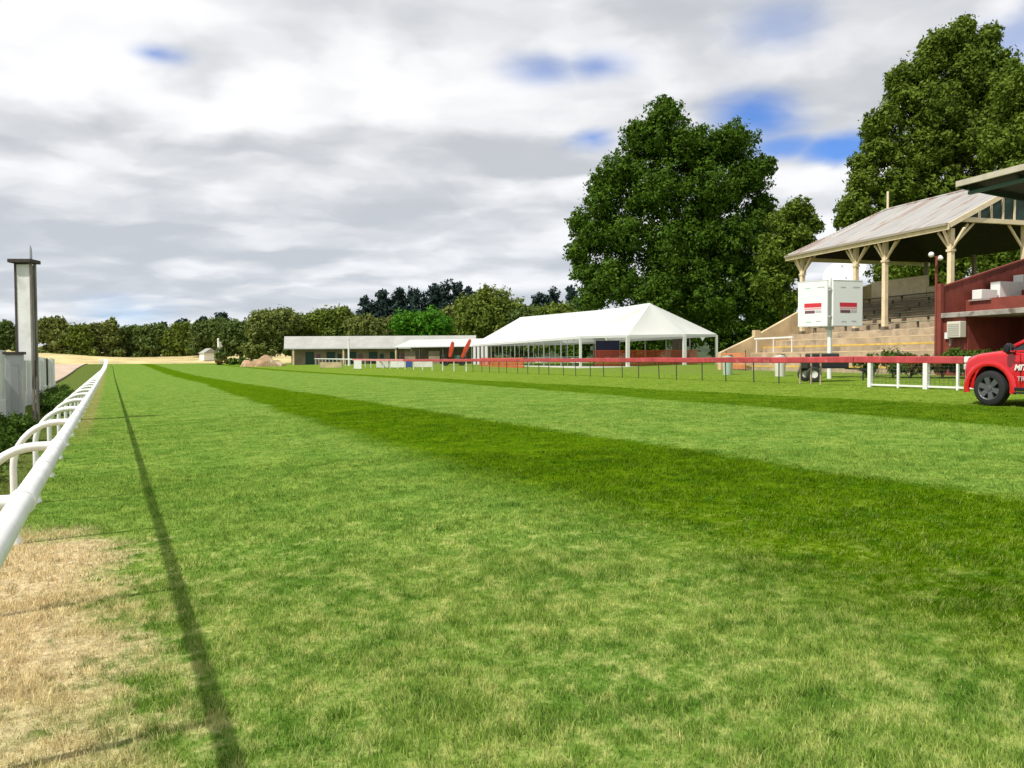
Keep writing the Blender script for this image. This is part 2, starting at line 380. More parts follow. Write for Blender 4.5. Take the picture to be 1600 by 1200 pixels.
LM = dict(elm=leaf_mat('leaf_elm', (.018, .055, .003), (.108, .200, .013)), plane=leaf_mat('leaf_plane', (.046, .090, .006), (.190, .262, .030)),
          gum=leaf_mat('leaf_gum', (.078, .115, .022), (.250, .280, .072)), olive=leaf_mat('leaf_olive', (.060, .105, .012), (.210, .265, .040)),
          dull=leaf_mat('leaf_dull', (.048, .088, .018), (.155, .212, .050)),
          bright=leaf_mat('leaf_bright', (.032, .125, .005), (.105, .285, .016)), pine=leaf_mat('leaf_pine', (.012, .030, .026), (.034, .062, .050), .1),
          shrub=leaf_mat('leaf_shrub', (.028, .075, .006), (.110, .190, .022)), red=leaf_mat('leaf_red', (.13, .045, .018), (.13, .17, .03)))
bark = mat('bark', (.13, .10, .075), .9, var=.3, vscale=6, bump=.6, bscale=14, stretch=(1, 1, .2))
bark_gum = mat('bark_gum', (.36, .31, .25), .8, var=.3, vscale=3, bump=.3, bscale=9, stretch=(1, 1, .25))

def unit(n): q = rng.normal(size=(n, 3)); return q / np.linalg.norm(q, axis=1)[:, None]
def crown_mesh(name, lobes, n_leaves, size, m, clump=.30, droop=0., base=None):
    """lobes: (centre xyz, radius). Leaves sit in clumps spread over each lobe's shell and a few inside."""
    C = np.array([l[0] for l in lobes], float); Rd = np.array([l[1] for l in lobes], float)
    wt = Rd ** 2; cnt = np.maximum(1, (n_leaves * wt / wt.sum())).astype(int)
    P = []; Nn = []
    for c, r, n in zip(C, Rd, cnt):
        k = max(8, int(2.6 / clump ** 2)); u = unit(k); u[:, 2] = u[:, 2] * .9 + .05
        cc = c + u * (r * rng.uniform(.55, 1.0, (k, 1))) * np.array([1, 1, .95]); cr = r * clump * rng.uniform(.5, 1.1, k)
        idx = rng.integers(0, k, n); q = unit(n) * (rng.random((n, 1)) ** .5)
        pos = cc[idx] + q * cr[idx][:, None]
        loose = rng.random(n) < .13; uu = unit(n); rad = r * (.55 + .5 * rng.random((n, 1)) ** .8)
        pos[loose] = (c + uu * rad)[loose]
        core = rng.random(n) < .14; pos[core] = (c + uu * r * (.15 + .5 * rng.random((n, 1))))[core]; loose = loose | core
        out = np.where(loose[:, None], uu, u[idx])
        nrm = q * .55 + out * .75 + np.array([0, 0, .35]) + rng.normal(size=(n, 3)) * .75
        P.append(pos); Nn.append(nrm)
    P = np.concatenate(P); Nn = np.concatenate(Nn); Nn /= np.linalg.norm(Nn, axis=1)[:, None]
    if base is not None: P = P - np.array(base)
    n = len(P); t = np.cross(Nn, unit(n)); t /= np.linalg.norm(t, axis=1)[:, None] + 1e-9
    t[:, 2] -= droop; t /= np.linalg.norm(t, axis=1)[:, None]
    b = np.cross(Nn, t); s = size * rng.uniform(.6, 1.35, (n, 1))
    V = np.stack([P - t * s, P + b * s * .48 - t * s * .1, P + t * s, P - b * s * .48 - t * s * .1], 1).reshape(-1, 3)
    return raw_mesh(name, V, np.arange(4 * n), 4, m)
def make_tree(lobes, base, label, kind, n, size, cat='tree', group=None, name='tree', trunk_r=None, clump=.3, droop=0., bk=None, limbs=9):
    base = Vector(base)
    t = empty(name, base, 0, label, cat, group)
    o = link_mesh('crown', crown_mesh('crown', lobes, n, size, LM[kind], clump, droop, base), t)
    cen = sum((Vector(l[0]) for l in lobes), Vector()) / len(lobes) - base
    hgt = max(l[0][2] + l[1] for l in lobes) - base.z; tr = trunk_r or hgt * .022
    mb = MB(); fork = Vector((cen.x * .25, cen.y * .25, max(cen.z * .45, .1 * hgt)))
    top = Vector((cen.x * .8, cen.y * .8, cen.z * 1.15))
    mb.tube([(0, 0, -.3), (0, 0, .06 * hgt), fork, top], [tr * 1.5, tr * 1.05, tr * .8, tr * .3], 10)
    big = sorted(lobes, key=lambda l: -l[1])[:limbs]
    for l in big:
        e = Vector(l[0]) - base; mid = fork.lerp(e, .5) + Vector((0, 0, .04 * hgt))
        mb.tube([fork.lerp(top, .25 * random.random()), mid, e], [tr * .5, tr * .32, tr * .12], 6)
    mb.build('trunk', bk or bark, t, smooth=True)
    return t
random.seed(3)
def px_lobes(L, d, back=1.0, jit=.25):
    """round masses of a crown; each gets its place in depth and a partner behind so that the crown has a full volume"""
    out = []
    for (px, py, r) in L:
        rr = r * d / F; o = random.uniform(-jit, jit) * rr
        out.append((at(px, py, d + o), rr))
        if back:
            q = at(px, py, d); fw = ray(px, 566).normalized()
            out.append((q + fw * rr * random.uniform(.7, 1.3) * back, rr * .85)); out.append((q - fw * rr * random.uniform(.5, .9) * back, rr * .72))
    return out
# the big dark tree behind the marquee
L = [(1038, 172, 24), (1000, 210, 30), (950, 285, 34), (905, 345, 22), (903, 395, 24), (1195, 260, 22), (1200, 380, 24), (1040, 190, 38), (1015, 225, 42), (1065, 235, 48), (1105, 235, 45), (1145, 225, 42), (975, 270, 42), (1030, 300, 65), (1110, 300, 65), (1170, 275, 42), (1190, 320, 25),
     (940, 320, 36), (925, 370, 36), (975, 370, 55), (1060, 390, 75), (1140, 380, 65), (1178, 350, 36), (918, 425, 30), (960, 440, 50), (1030, 460, 65), (1110, 460, 70), (1175, 430, 42), (1180, 475, 40), (925, 470, 30), (1215, 485, 30)]
make_tree(px_lobes(L, 96, .8), at(1060, 566, 96) - Vector((0, 0, .5)), 'huge dense dark green tree towering right behind the white marquee', 'elm', 185000, .215, clump=.24, trunk_r=.75, limbs=14)
L = [(1247, 330, 26), (1222, 345, 24), (1268, 352, 20), (1240, 372, 32), (1212, 395, 34), (1262, 385, 20), (1205, 440, 36), (1235, 420, 26), (1225, 470, 30)]
make_tree(px_lobes(L, 84, .6), at(1225, 566, 84) - Vector((0, 0, .5)), 'smaller green tree between the huge dark tree and the hipped grandstand roof', 'plane', 26000, .21, clump=.26)
L = [(1508, 40, 20), (1545, 55, 22), (1455, 80, 26), (1405, 125, 26), (1365, 200, 26), (1560, 110, 40), (1345, 255, 22), (1580, 180, 50), (1495, 62, 34), (1470, 75, 34), (1440, 110, 36), (1535, 75, 30), (1510, 120, 55), (1415, 150, 36), (1385, 190, 34), (1460, 175, 60), (1545, 150, 45), (1375, 235, 34), (1440, 240, 60), (1515, 225, 60),
     (1350, 285, 30), (1400, 300, 50), (1470, 310, 60), (1335, 325, 32), (1540, 300, 55), (1375, 350, 40), (1440, 380, 55), (1520, 380, 55), (1325, 345, 24), (1400, 420, 45), (1470, 430, 45)]
make_tree(px_lobes(L, 76, .7), at(1470, 566, 76) - Vector((0, 0, .3)), 'very tall olive green tree rising behind the old timber grandstand', 'plane', 150000, .185, clump=.24, trunk_r=.8, limbs=14, droop=.15)
L = [(1590, 150, 50), (1640, 130, 60), (1610, 210, 60), (1570, 230, 45), (1650, 220, 60), (1590, 290, 60), (1660, 300, 70), (1580, 350, 55), (1640, 380, 70), (1560, 400, 50), (1600, 430, 50)]
make_tree(px_lobes(L, 68, .7), at(1610, 566, 68) - Vector((0, 0, .3)), 'tall tree at the right picture edge above the cantilevered roof', 'plane', 75000, .18, clump=.25, limbs=10)

# trees of the middle distance: (px, top, width, base, depth, kind, label)
BG = [(2, 496, 48, 548, 150, 'dull', 'dark tree at the left picture edge beside the tall white winning post'),
      (84, 481, 58, 556, 240, 'gum', 'pale sparse gum tree just right of the tall white winning post'),
      (124, 498, 50, 556, 240, 'olive', 'rounded olive tree, second in the far row right of the winning post'),
      (164, 492, 56, 557, 245, 'gum', 'gum tree in the far row above the end of the white running rail'),
      (205, 503, 46, 557, 250, 'dull', 'low dark tree in the far row behind the pale dry bank, left of the middle'),
      (240, 500, 58, 557, 245, 'dull', 'dull green tree in the middle of the far row behind the dry bank'),
      (283, 503, 52, 556, 240, 'olive', 'olive tree behind the right half of the pale dry bank'),
      (332, 490, 64, 552, 230, 'dull', 'grey green tree right behind the little white chimney'),
      (376, 497, 66, 555, 205, 'dull', 'bushy tree left of the biggest gum, above the low tan mound'),
      (428, 467, 88, 550, 195, 'gum', 'big round gum tree behind the left end of the stable roof'),
      (482, 482, 60, 545, 200, 'olive', 'olive tree behind the stable roof, just right of the biggest gum'),
      (522, 471, 78, 545, 198, 'olive', 'broad olive tree with rounded top behind the middle of the stable roof'),
      (568, 490, 60, 545, 192, 'gum', 'pale gum tree behind the stable roof, left of the bright green tree'),
      (604, 486, 56, 545, 205, 'gum', 'yellowish gum tree peeping out behind the bright green tree'),
      (659, 486, 92, 548, 165, 'bright', 'bright green dome shaped tree behind the stable roof'),
      (712, 470, 60, 545, 200, 'gum', 'straw tinted tree between the bright green dome and the tall olive tree'),
      (764, 437, 124, 550, 190, 'olive', 'tall broad olive tree behind the far end of the marquee'),
      (826, 468, 66, 545, 185, 'dull', 'dark bushy tree above the marquee ridge, right of the tall olive tree'),
      (872, 468, 70, 545, 165, 'olive', 'green tree over the marquee ridge touching the huge dark tree')]
for (px, top, wd, bot, d, kd, lab) in BG:
    top -= (5, 12, 3, 9, 0, 2, 6, 8)[int(px) % 8]; rx = wd / 2 * 1.08; hh = (bot + 6 - top) / 2; cy = top + hh; L = []
    nl = 9 + int(wd / 14)
    for i in range(nl):
        a = i * 2.399; q = math.sqrt((i + .5) / nl) * .72
        L.append((px + rx * q * math.cos(a), cy + hh * .72 * q * math.sin(a) - hh * .06, rx * random.uniform(.30, .48) * (1.1 if kd != 'gum' else .95)))
    for q in (-.8, -.45, 0, .45, .8): L.append((px + rx * q, bot + 1 - random.uniform(0, 9), rx * random.uniform(.26, .38)))
    base = at(px, bot + 5, d); base.z = min(base.z, 3.6)
    make_tree(px_lobes(L, d, .8), base, lab, kd, int(4600 + wd * wd * 1.5), .0023 * d, group=None, clump=.34 if kd != 'bright' else .4, bk=bark_gum if kd == 'gum' else bark, limbs=6, trunk_r=.32)

for (px, top, wd, lab) in ((905, 488, 90, 'dark bushy tree low behind the marquee ridge'), (985, 480, 110, 'dense low tree right behind the near marquee gable, left half'), (1075, 478, 110, 'dense low tree behind the marquee, under the huge dark crown'), (1150, 486, 90, 'dark low tree in the shade right of the marquee'), (1215, 470, 90, 'dark low tree above the sloping cream end wall')):
    L = [(px + wd * .5 * random.uniform(-1, 1), random.uniform(top + 15, 556), wd * random.uniform(.13, .2)) for _ in range(16)]
    b0 = at(px, 566, 116); b0.z = 1.1
    make_tree(px_lobes(L, 116, .8), b0, lab, 'elm', 9000, .26, clump=.36, limbs=5, trunk_r=.25)

# dark pines along the hill top
PN = [(572, 463, 26, 'lowest dark pine at the left end of the hilltop row'), (596, 452, 30, 'second dark pine of the hilltop row, left of the slender gap'), (622, 449, 26, 'dark pine right of the slender gap in the hilltop row'),
      (648, 447, 34, 'wide dark pine in the middle of the hilltop row'), (676, 443, 32, 'dark pine just left of the tallest in the hilltop row'), (697, 437, 34, 'tallest dark pine of the hilltop row'),
      (716, 440, 24, 'pointed dark pine right of the tallest in the hilltop row'), (735, 447, 28, 'dark pine at the right end of the hilltop row beside the tall olive tree'),
      (842, 458, 24, 'leftmost dark pine of the group next to the huge dark tree'), (862, 449, 30, 'rounded dark pine in the middle of the group next to the huge dark tree'), (893, 445, 24, 'dark pine almost hidden by the huge dark tree'),
      (345, 486, 30, 'dark pine top above the grey green tree by the white chimney'), (320, 494, 22, 'small dark pine top left of the one above the white chimney'), (282, 498, 30, 'dark pine top far behind the dry bank'),
      (252, 504, 30, 'dark pine top at the left end of the far row behind the bank')]
for (px, top, wd, lab) in PN:
    d = 430 if top < 480 else 330; base = at(px, 540, d); zb = hill_z(base.x, base.y) - .5 if top < 480 else 3.5
    base.z = zb; tz = at(px, top, d).z; mp = wd * 1.25 * d / F / 2; L = []
    hgt = tz - zb
    for i in range(13):
        fz = .08 + .90 * i / 12; rr = mp * (1.0 - .42 * max(0, fz - .5) / .4) * .92
        a = random.uniform(0, 6.28)
        L.append((Vector((base.x + math.cos(a) * mp * .42 * (1 - (fz - .3) * .8), base.y + math.sin(a) * mp * .42, zb + hgt * fz - rr * .7)), rr))
    make_tree(L, base, lab, 'pine', 5200, .9, cat='pine', group='dark pines on the skyline', name='pine_tree', clump=.36, limbs=3, trunk_r=.5)

def shrub(px_x, y, hgt, wid, label, kind='shrub', n=1600, size=.05, name='shrub', zb=None, group=None):
    zb = zg(px_x) if zb is None else zb
    L = [((px_x + random.uniform(-.45, .45) * wid, y + random.uniform(-.6, .6) * wid, zb + hgt * random.uniform(.3, .72)), wid * random.uniform(.22, .38)) for _ in range(7)]
    base = Vector((px_x, y, zb)); t = empty(name, base, 0, label, 'shrub', group)
    link_mesh('foliage', crown_mesh('foliage', L, n, size, LM[kind], .4, 0, base), t)
    mb = MB()
    for l in L: mb.tube([(0, 0, -.05), ((l[0][0] - base.x) * .5, (l[0][1] - base.y) * .5, hgt * .3), Vector(l[0]) - base], [.018, .012, .006], 5)
    mb.build('stems', bark, t)
    return t

# ------------------------------------------------------------------ white running rail on the left
white = mat('white_paint', (.80, .80, .78), .38, var=.08, vscale=3, dirt=(.55, .53, .47), dscale=3.5, dlo=.56, dhi=.82)
cream = mat('cream_paint', (.72, .60, .40), .6, var=.10, vscale=2.5, dirt=(.50, .40, .27), dscale=1.6, dlo=.6, dhi=.8)
rr_ = empty('running_rail', (0, 0, 0), 0, 'white running rail on curved gooseneck posts along the left track edge', 'rail')
path = [(-.32 - (0 if y < 150 else .3 * ((y - 150) / 40) if y < 190 else .3 + 1.6 * (y - 190) / 24), y, 1.1 + zg(0, y)) for y in [-4, 30, 60] + list(range(70, 215, 8))]
mb = MB(); mb.tube(path, .044, 16); mb.build('rail', white, rr_, smooth=True)
mb = MB(); mb.tube([(-.32, -.14, 1.1), (-.32, .14, 1.1)], .0475, 16); sleeve_me = mb.mesh('joint_sleeve', mat('sleeve', (.66, .66, .64), .45, var=.12, vscale=9), True)
for i in range(20): o = link_mesh('joint_sleeve', sleeve_me, rr_); o.location = (0, 4.9 + 4.8 * i, zg(0, 4.9 + 4.8 * i))
mb = MB(); mb.tube([(-.32, -.045, 1.1), (-.32, .045, 1.1)], .0505, 14); clamp_me = mb.mesh('clamp', white, True)
gp = [(-.80, 0, -.05), (-.80, 0, .70)] + [(-.80 + .36 * (1 - math.cos(a)), 0, .70 + .40 * math.sin(a)) for a in [i * math.pi / 2 / 9 for i in range(1, 10)]] + [(-.32, 0, 1.10)]
mb = MB(); mb.tube(gp, .03, 12); post_me = mb.mesh('post', white, True)
mb = MB(); mb.lathe([(.0, .05), (.05, .05), (.06, .0), (.075, -.06)], 12, 2, (-.80, 0, 0)); mb.tube([(-.80, 0, -.02), (-.80, 0, .16)], .042, 12); foot_me = mb.mesh('foot', white, True)
for i in range(-1, 88):
    y = 3.7 + 2.4 * i; dx_ = 0 if y < 150 else -.3 * ((y - 150) / 40) if y < 190 else -.3 - 1.6 * (y - 190) / 24
    o = link_mesh('post', post_me, rr_); o.location = (dx_, y, zg(0, y))
    if y < 90: q = link_mesh('foot', foot_me, o); q = link_mesh('clamp', clamp_me, o)

# ------------------------------------------------------------------ winning post, hoarding panels, shrubs on the left
dk = mat('dark_timber', (.055, .045, .04), .7, var=.3, vscale=5)
brown_pole = mat('brown_pole', (.20, .18, .155), .7, var=.3, vscale=4, stretch=(1, 1, .3))
panel_w = mat('white_board', (.78, .79, .76), .45, var=.04, vscale=2, dirt=(.6, .6, .56), dscale=1.2, dlo=.6, dhi=.85)
panel_g = mat('grey_white_board', (.76, .77, .75), .5, var=.10, vscale=1.2, dirt=(.42, .42, .40), dscale=.9, dlo=.5, dhi=.75)
wp = empty('winning_post', (-2.10, 26., 0), -.42, 'tall white winning post board with dark edges and flat dark cap', 'post')
for yq in (0, .20):
    MB().box(-.235, -.18, yq - .04, yq + .04, -.1, 4.42).build('upright', dk, wp, bevel=.006)
    MB().box(.18, .235, yq - .04, yq + .03, -.1, 4.42).build('upright', brown_pole, wp, bevel=.006)
    MB().box(-.18, .18, yq - .02, yq + .02, 1.72, 4.38).build('board', panel_g, wp)
MB().box(-.34, .29, -.17, .36, 4.42, 4.52).build('cap', dk, wp, bevel=.01)
MB().tube([(.16, .1, 4.55), (.16, .1, 4.8), (.15, .1, 4.92)], [.036, .03, .012], 8).build('spike', mat('grey_metal', (.35, .36, .37), .4, .7), wp, smooth=True)

grey_panel = mat('grey_panel', (.66, .68, .69), .4, .1, var=.12, vscale=1.2, stretch=(1, 1, .4), dirt=(.33, .35, .37), dscale=1.1, rand=.22)
ho = empty('hoarding_fence', (-2.95, 20, 0), 0, 'row of tall grey and white hoarding panels behind the left rail', 'fence')
yy = 18.
for i, (ln, ht) in enumerate(((2.3, 2.1), (2.3, 2.08), (2.2, 2.0), (2.3, 1.98), (2.3, 2.04), (2.3, 1.95), (2.2, 1.98), (2.3, 1.9), (2.3, 1.95), (2.2, 1.9), (2.3, 1.92), (2.3, 1.86), (2.3, 1.9), (2.2, 1.84), (2.3, 1.86))):
    off = .10 * ((i * 7) % 3 - 1)
    # ribbed steel panel over a white plinth board
    rib = []; nr = 9
    for q in range(nr + 1):
        y0 = yy - 20 + .04 + (ln - .08) * q / nr; rib.append((.0 if q % 2 else .05, y0))
    mbp = MB()
    for a, b in zip(rib, rib[1:]):
        mbp.add([(off + a[0], a[1], .52), (off + b[0], b[1], .52), (off + b[0], b[1], ht), (off + a[0], a[1], ht)], [(0, 1, 2, 3)])
    mbp.add([(off - .03, rib[0][1], .5), (off - .03, rib[-1][1], .5), (off - .03, rib[-1][1], ht), (off - .03, rib[0][1], ht)], [(0, 1, 2, 3)])
    p_ = mbp.build('panel', grey_panel, ho)
    MB().box(off - .05, off + .075, yy - 20 + .02, yy - 20 + ln - .04, .0, .54).build('plinth_board', panel_w, p_)
    MB().box(off - .06, off + .07, yy - 20 - .06, yy - 20 + .05, -.05, ht + .04).build('fence_post', dk if i % 3 == 1 else panel_w, ho)
    yy += ln + .03
cb = empty('cabinet', (at(26, 566, 21.8).x, at(26, 566, 21.8).y, 0), 0, 'narrow grey cabinet with flat dark lid at the foot of the winning post', 'cabinet')
MB().box(-.25, .16, -.2, .2, 0, 1.88).build('body', mat('cabinet_grey', (.45, .46, .46), .5, var=.1, vscale=2), cb, bevel=.01)
MB().box(-.30, .21, -.25, .25, 1.88, 1.95).build('lid', dk, cb)
MB().box(-.12, .05, -.213, -.2, .35, 1.6).build('door', mat('cabinet_door', (.36, .38, .38), .5), cb)

for i, (x, y, h, wdt, lab) in enumerate(((-1.75, 13.2, .62, .9, 'leafy shrub nearest the camera left of the running rail'), (-1.9, 15.0, .75, 1.0, 'second leafy shrub along the left rail'),
        (-2.1, 17.2, .85, 1.1, 'tall leafy shrub in front of the grey hoarding panels, nearest the camera'), (-2.05, 19.8, .8, 1.0, 'leafy shrub a step in front of the winning post'),
        (-2.35, 22.2, .7, .9, 'leafy shrub at the left foot of the winning post'), (-1.75, 28.8, .8, 1.0, 'leafy shrub just beyond the winning post'), (-1.9, 32.5, .9, 1.1, 'dark shrub between hoarding and rail beyond the winning post'),
        (-2.05, 36.5, .9, 1.2, 'rounded dark shrub in front of the last wide hoarding panels'), (-2.1, 41., .85, 1.2, 'shrub near the far end of the hoarding panels'), (-2.2, 46., .7, 1.2, 'farthest shrub along the hoarding panels'))):
    shrub(x + .12, y, h * .62, wdt * .8, lab, n=2600, size=.042, group='shrubs along the left rail')

# ------------------------------------------------------------------ red padded rail on the far side of the track
red_pad = mat('red_padding', (.44, .055, .065), .5, var=.18, vscale=2.2, bump=.2, bscale=6, rand=.12, dirt=(.62, .20, .20), dscale=1.8, dlo=.58, dhi=.8)
pink_pad = mat('faded_padding', (.62, .22, .22), .5, var=.15, vscale=2.)
dkpost = mat('dark_steel_post', (.06, .055, .045), .7)
tan_post = mat('tan_stake', (.42, .33, .22), .8, var=.2, vscale=6)
def rail_x(y): return 24.1 + .064 * (y - 18)
fr = empty('outer_rail', (rail_x(20), 20, zg(24)), 0, 'red padded outer rail running across the far side of the track', 'rail')
bx_, by_, bz_ = fr.location
def rl(y, z, dx=0): return (rail_x(y) + dx - bx_, y - by_, zg(rail_x(y), y) + z - bz_)
y = 2.9; k = 0
while y < 150:
    ln = 4.4; m_ = white if y < 13 or y > 108 else (pink_pad if y > 80 else red_pad)
    sag = .012 * ((k * 5) % 3 - 1)
    if m_ is white and y > 108: MB().tube([rl(y, 1.02), rl(y + ln, 1.02)], .07, 8).build('rail_section', m_, fr, smooth=True)
    else: MB().beam(rl(y, .97 + sag), rl(y + ln - .03, .97 - sag), .10, .235 if m_ is not white else .20).build('rail_pad', m_, fr, bevel=.03)
    y += ln; k += 1
y = 24.4; k = 0
while y < 150:
    if y < 62: MB().beam(rl(y, -.05, .02 * (k % 3)), rl(y + .02 * (k % 2), .9), .035, .035).build('post', dkpost, fr)
    else: MB().beam(rl(y, -.05), rl(y, .95), .07, .07).build('post', white, fr)
    y += (1.55, 1.9, 1.7, 2.1)[k % 4] if y < 62 else 3.2; k += 1
for y_, wd in ((23.5, 0), (22.9, 0), (22.4, 0)):
    MB().beam(rl(y_, -.05, .3), rl(y_, 1.22, .3), .05, .05).build('stake', tan_post, fr)
# white gate panels with wire infill beside the car
gpst = [(19.75, .13), (18.55, .07), (17.45, .15), (16.3, .07), (15.2, .13), (12.6, .13), (9.8, .13), (7, .13), (4, .13)]
for y_, wd in gpst: MB().beam(rl(y_, -.05), rl(y_, .86), wd, wd).build('post', white, fr)
wire_m = mat('wire', (.10, .11, .11), .5, .5)
for a, b in zip(gpst, gpst[1:]):
    MB().beam(rl(a[0], .09), rl(b[0], .09), .05, .06).build('bottom_rail', white, fr)
    wm = MB()
    for q in range(6): wm.tube([rl(a[0], .2 + q * .11), rl(b[0], .2 + q * .11)], .006, 4)
    nn = int((a[0] - b[0]) / .15)
    for q in range(1, nn): wm.tube([rl(a[0] + (b[0] - a[0]) * q / nn, .1), rl(a[0] + (b[0] - a[0]) * q / nn, .82)], .005, 4)
    wm.build('wire_mesh', wire_m, fr)

# ------------------------------------------------------------------ white marquee
AZ = math.radians(9.7)                     # stands and marquee run along this direction
def add_glow_through(m, f):
    t = NT(m.node_tree); b = t.n['Principled BSDF']; q = t.node('ShaderNodeBsdfTranslucent'); q.inputs[0].default_value = (.85, .86, .86, 1); mx = t.node('ShaderNodeMixShader'); mx.inputs[0].default_value = f
    t.l.new(b.outputs[0], mx.inputs[1]); t.l.new(q.outputs[0], mx.inputs[2]); t.l.new(mx.outputs[0], t.n['Material Output'].inputs[0])
tent_m = mat('tent_fabric', (.83, .84, .83), .55, spec=.3, var=.02, vscale=.6, bump=.12, bscale=.9)
add_glow_through(tent_m, .3)
alu = mat('white_alu', (.74, .75, .75), .4, .2)
floor_m = mat('tent_floor', (.62, .62, .58), .6, var=.05, vscale=1)
ZT = .92
te = empty('marquee', (36.31, 59.08, ZT), -AZ, 'long white event marquee with clear open sides behind the red rail', 'marquee'); ABSZ.add(te.name)
TW, TL, ZE, ZR = 13.3, 38.4, 3.72, 6.62
def ze(x): return ZE + .016 * x
def zr(y): return ZR + .75 * max(0, y - 9) / (TL - 9)
bays = 8
for s_ in range(2):                         # roof: one sagging fabric panel per bay and side
    for b in range(bays):
        mbp = MB(); nu, nv = 6, 6; y0, y1 = TL * b / bays, TL * (b + 1) / bays
        for j in range(nv + 1):
            for i in range(nu + 1):
                fv = j / nv; fu = i / nu; x = TW / 2 * fv if s_ == 0 else TW - TW / 2 * fv; yq = y0 + .02 + (y1 - y0 - .04) * fu
                z = ze(0 if s_ == 0 else TW) * (1 - fv) + zr(yq) * fv - .20 * math.sin(math.pi * fu) * math.sin(math.pi * min(1, fv * 1.02)) ** .7 - .07 * math.sin(math.pi * fv)
                mbp.v.append((x, yq, z))
        mbp.f = [(j * (nu + 1) + i, j * (nu + 1) + i + 1, (j + 1) * (nu + 1) + i + 1, (j + 1) * (nu + 1) + i) for j in range(nv) for i in range(nu)]
        mbp.build('roof_panel', tent_m, te, smooth=True)
EN = [(0, 0), (3.75, -1.5), (9.2, -1.5), (TW, 0)]        # the near end is three sided: slack fabric between hip creases
for (xa, ya), (xb, yb) in zip(EN, EN[1:]):
    mbp = MB(); nu, nv = 8, 8
    for j in range(nv + 1):
        for i in range(nu + 1):
            fv = j / nv; fu = i / nu; x = xa + (xb - xa) * fu; yq = ya + (yb - ya) * fu
            x = x + (TW / 2 - x) * fv; yq = yq + (0 - yq) * fv
            z = ze(xa + (xb - xa) * fu) * (1 - fv) + ZR * fv - .26 * math.sin(math.pi * fu) * math.sin(math.pi * fv) ** .8 - .05 * math.sin(math.pi * fu) * (1 - fv)
            mbp.v.append((x, yq, z))
    mbp.f = [(j * (nu + 1) + i, j * (nu + 1) + i + 1, (j + 1) * (nu + 1) + i + 1, (j + 1) * (nu + 1) + i) for j in range(nv) for i in range(nu)]
    mbp.build('end_panel', tent_m, te, smooth=True)
    MB().beam((xa, ya, ze(xa) - .11), (xb, yb, ze(xb) - .11), .10, .22).build('eave_beam', alu, te)
MB().add([(0, TL, ZE), (TW, TL, ze(TW)), (TW / 2, TL, zr(TL))], [(0, 1, 2)]).build('gable', tent_m, te)
for a, b in (((0, 0), (0, TL)), ((TW, 0), (TW, TL)), ((0, TL), (TW, TL))):
    MB().beam((a[0], a[1], ze(a[0]) - .12), (b[0], b[1], ze(b[0]) - .12), .10, .22).build('eave_beam', alu, te)
for xq, yq in EN: MB().beam((xq, yq, ZT), (xq, yq, ze(xq) - .1), .30 if 0 < xq < TW else .17, .2).build('leg', alu, te)
mull = mat('grey_mullion', (.34, .36, .35), .5, .3)
for b in range(1, bays + 1):
    for xq in (0, TW): MB().beam((xq, TL * b / bays, ZT), (xq, TL * b / bays, ZE - .1), .09, .12).build('leg', mull, te)
for b in range(bays):
    for q in (.33, .66): MB().beam((0, TL * (b + q) / bays, ZT), (0, TL * (b + q) / bays, ZE - .15), .04, .04).build('mullion', mull, te)
    MB().beam((0, TL * b / bays, ZT + 1.0), (0, TL * (b + 1) / bays, ZT + 1.0), .03, .04).build('mullion', mull, te)
for b in range(4): MB().box(-.03, .03, TL - 7.8 + b * 1.95, TL - 7.8 + b * 1.95 + 1.1, ZT + .05, ZE - .3).build('wall_panel', tent_m, te)
MB().prism([(-.2, TL + .2), (-.2, -.1), (3.7, -1.75), (9.3, -1.75), (TW + .2, -.1), (TW + .2, TL + .2)], 2, ZT - .1, ZT + .14).build('floor', floor_m, te)
MB().tube([(TW / 2, 0, ZR), (TW / 2, 9, ZR), (TW / 2, TL, zr(TL))], .06, 8).build('ridge_tube', alu, te)
for q, yq in ((1.8, -.85), (11.1, -.9)): MB().add([(q, yq, ZE - .1), (q + .5, yq, ZE - .1), (q + .25, yq, ZE - .45)], [(0, 1, 2)]).build('bunting', tent_m, te)
# furniture seen through the clear sides
navy = mat('navy_fabric', (.03, .035, .09), .8)
wood_t = mat('pale_table', (.6, .55, .45), .6)
def tent_pt(v, u, z): a = AZ; return Vector((36.31 + v * math.cos(a) + u * math.sin(a), 59.08 - v * math.sin(a) + u * math.cos(a), z))
for i, (v_, u_, lab) in enumerate(((1.6, 4., 'round white table inside the marquee behind its corner leg'), (3., 9.5, 'round white table inside the marquee, second from the near end'), (1.9, 15, 'round white table by the clear side wall, middle of the marquee'),
                                   (2.5, 21, 'round white table deep inside the long marquee side'), (9.6, 3.6, 'round white table behind the right hand gable leg'))):
    t = empty('table', tent_pt(v_, u_, ZT + .14), 0, lab, 'table', 'tables in the marquee')
    MB().lathe([(0, .75), (.85, .75), (.88, .73), (.9, .35)], 20, 2).build('cloth', tent_m, t, smooth=True)
    MB().lathe([(.04, .72), (.04, .05), (.3, .02), (.3, 0)], 12, 2).build('pedestal', alu, t)
t = empty('backdrop', tent_pt(5.2, 9., ZT + .14), -AZ, 'dark blue backdrop cloth hanging inside the marquee', 'backdrop')
MB().box(0, 2.6, -.03, .03, .9, 2.5).build('cloth', navy, t); MB().beam((0, 0, 0), (0, 0, 2.5), .06, .06).build('stand', alu, t); MB().beam((2.6, 0, 0), (2.6, 0, 2.5), .06, .06).build('stand', alu, t)
MB().beam((0, 0, 2.53), (2.6, 0, 2.53), .05, .05).build('crossbar', alu, t)

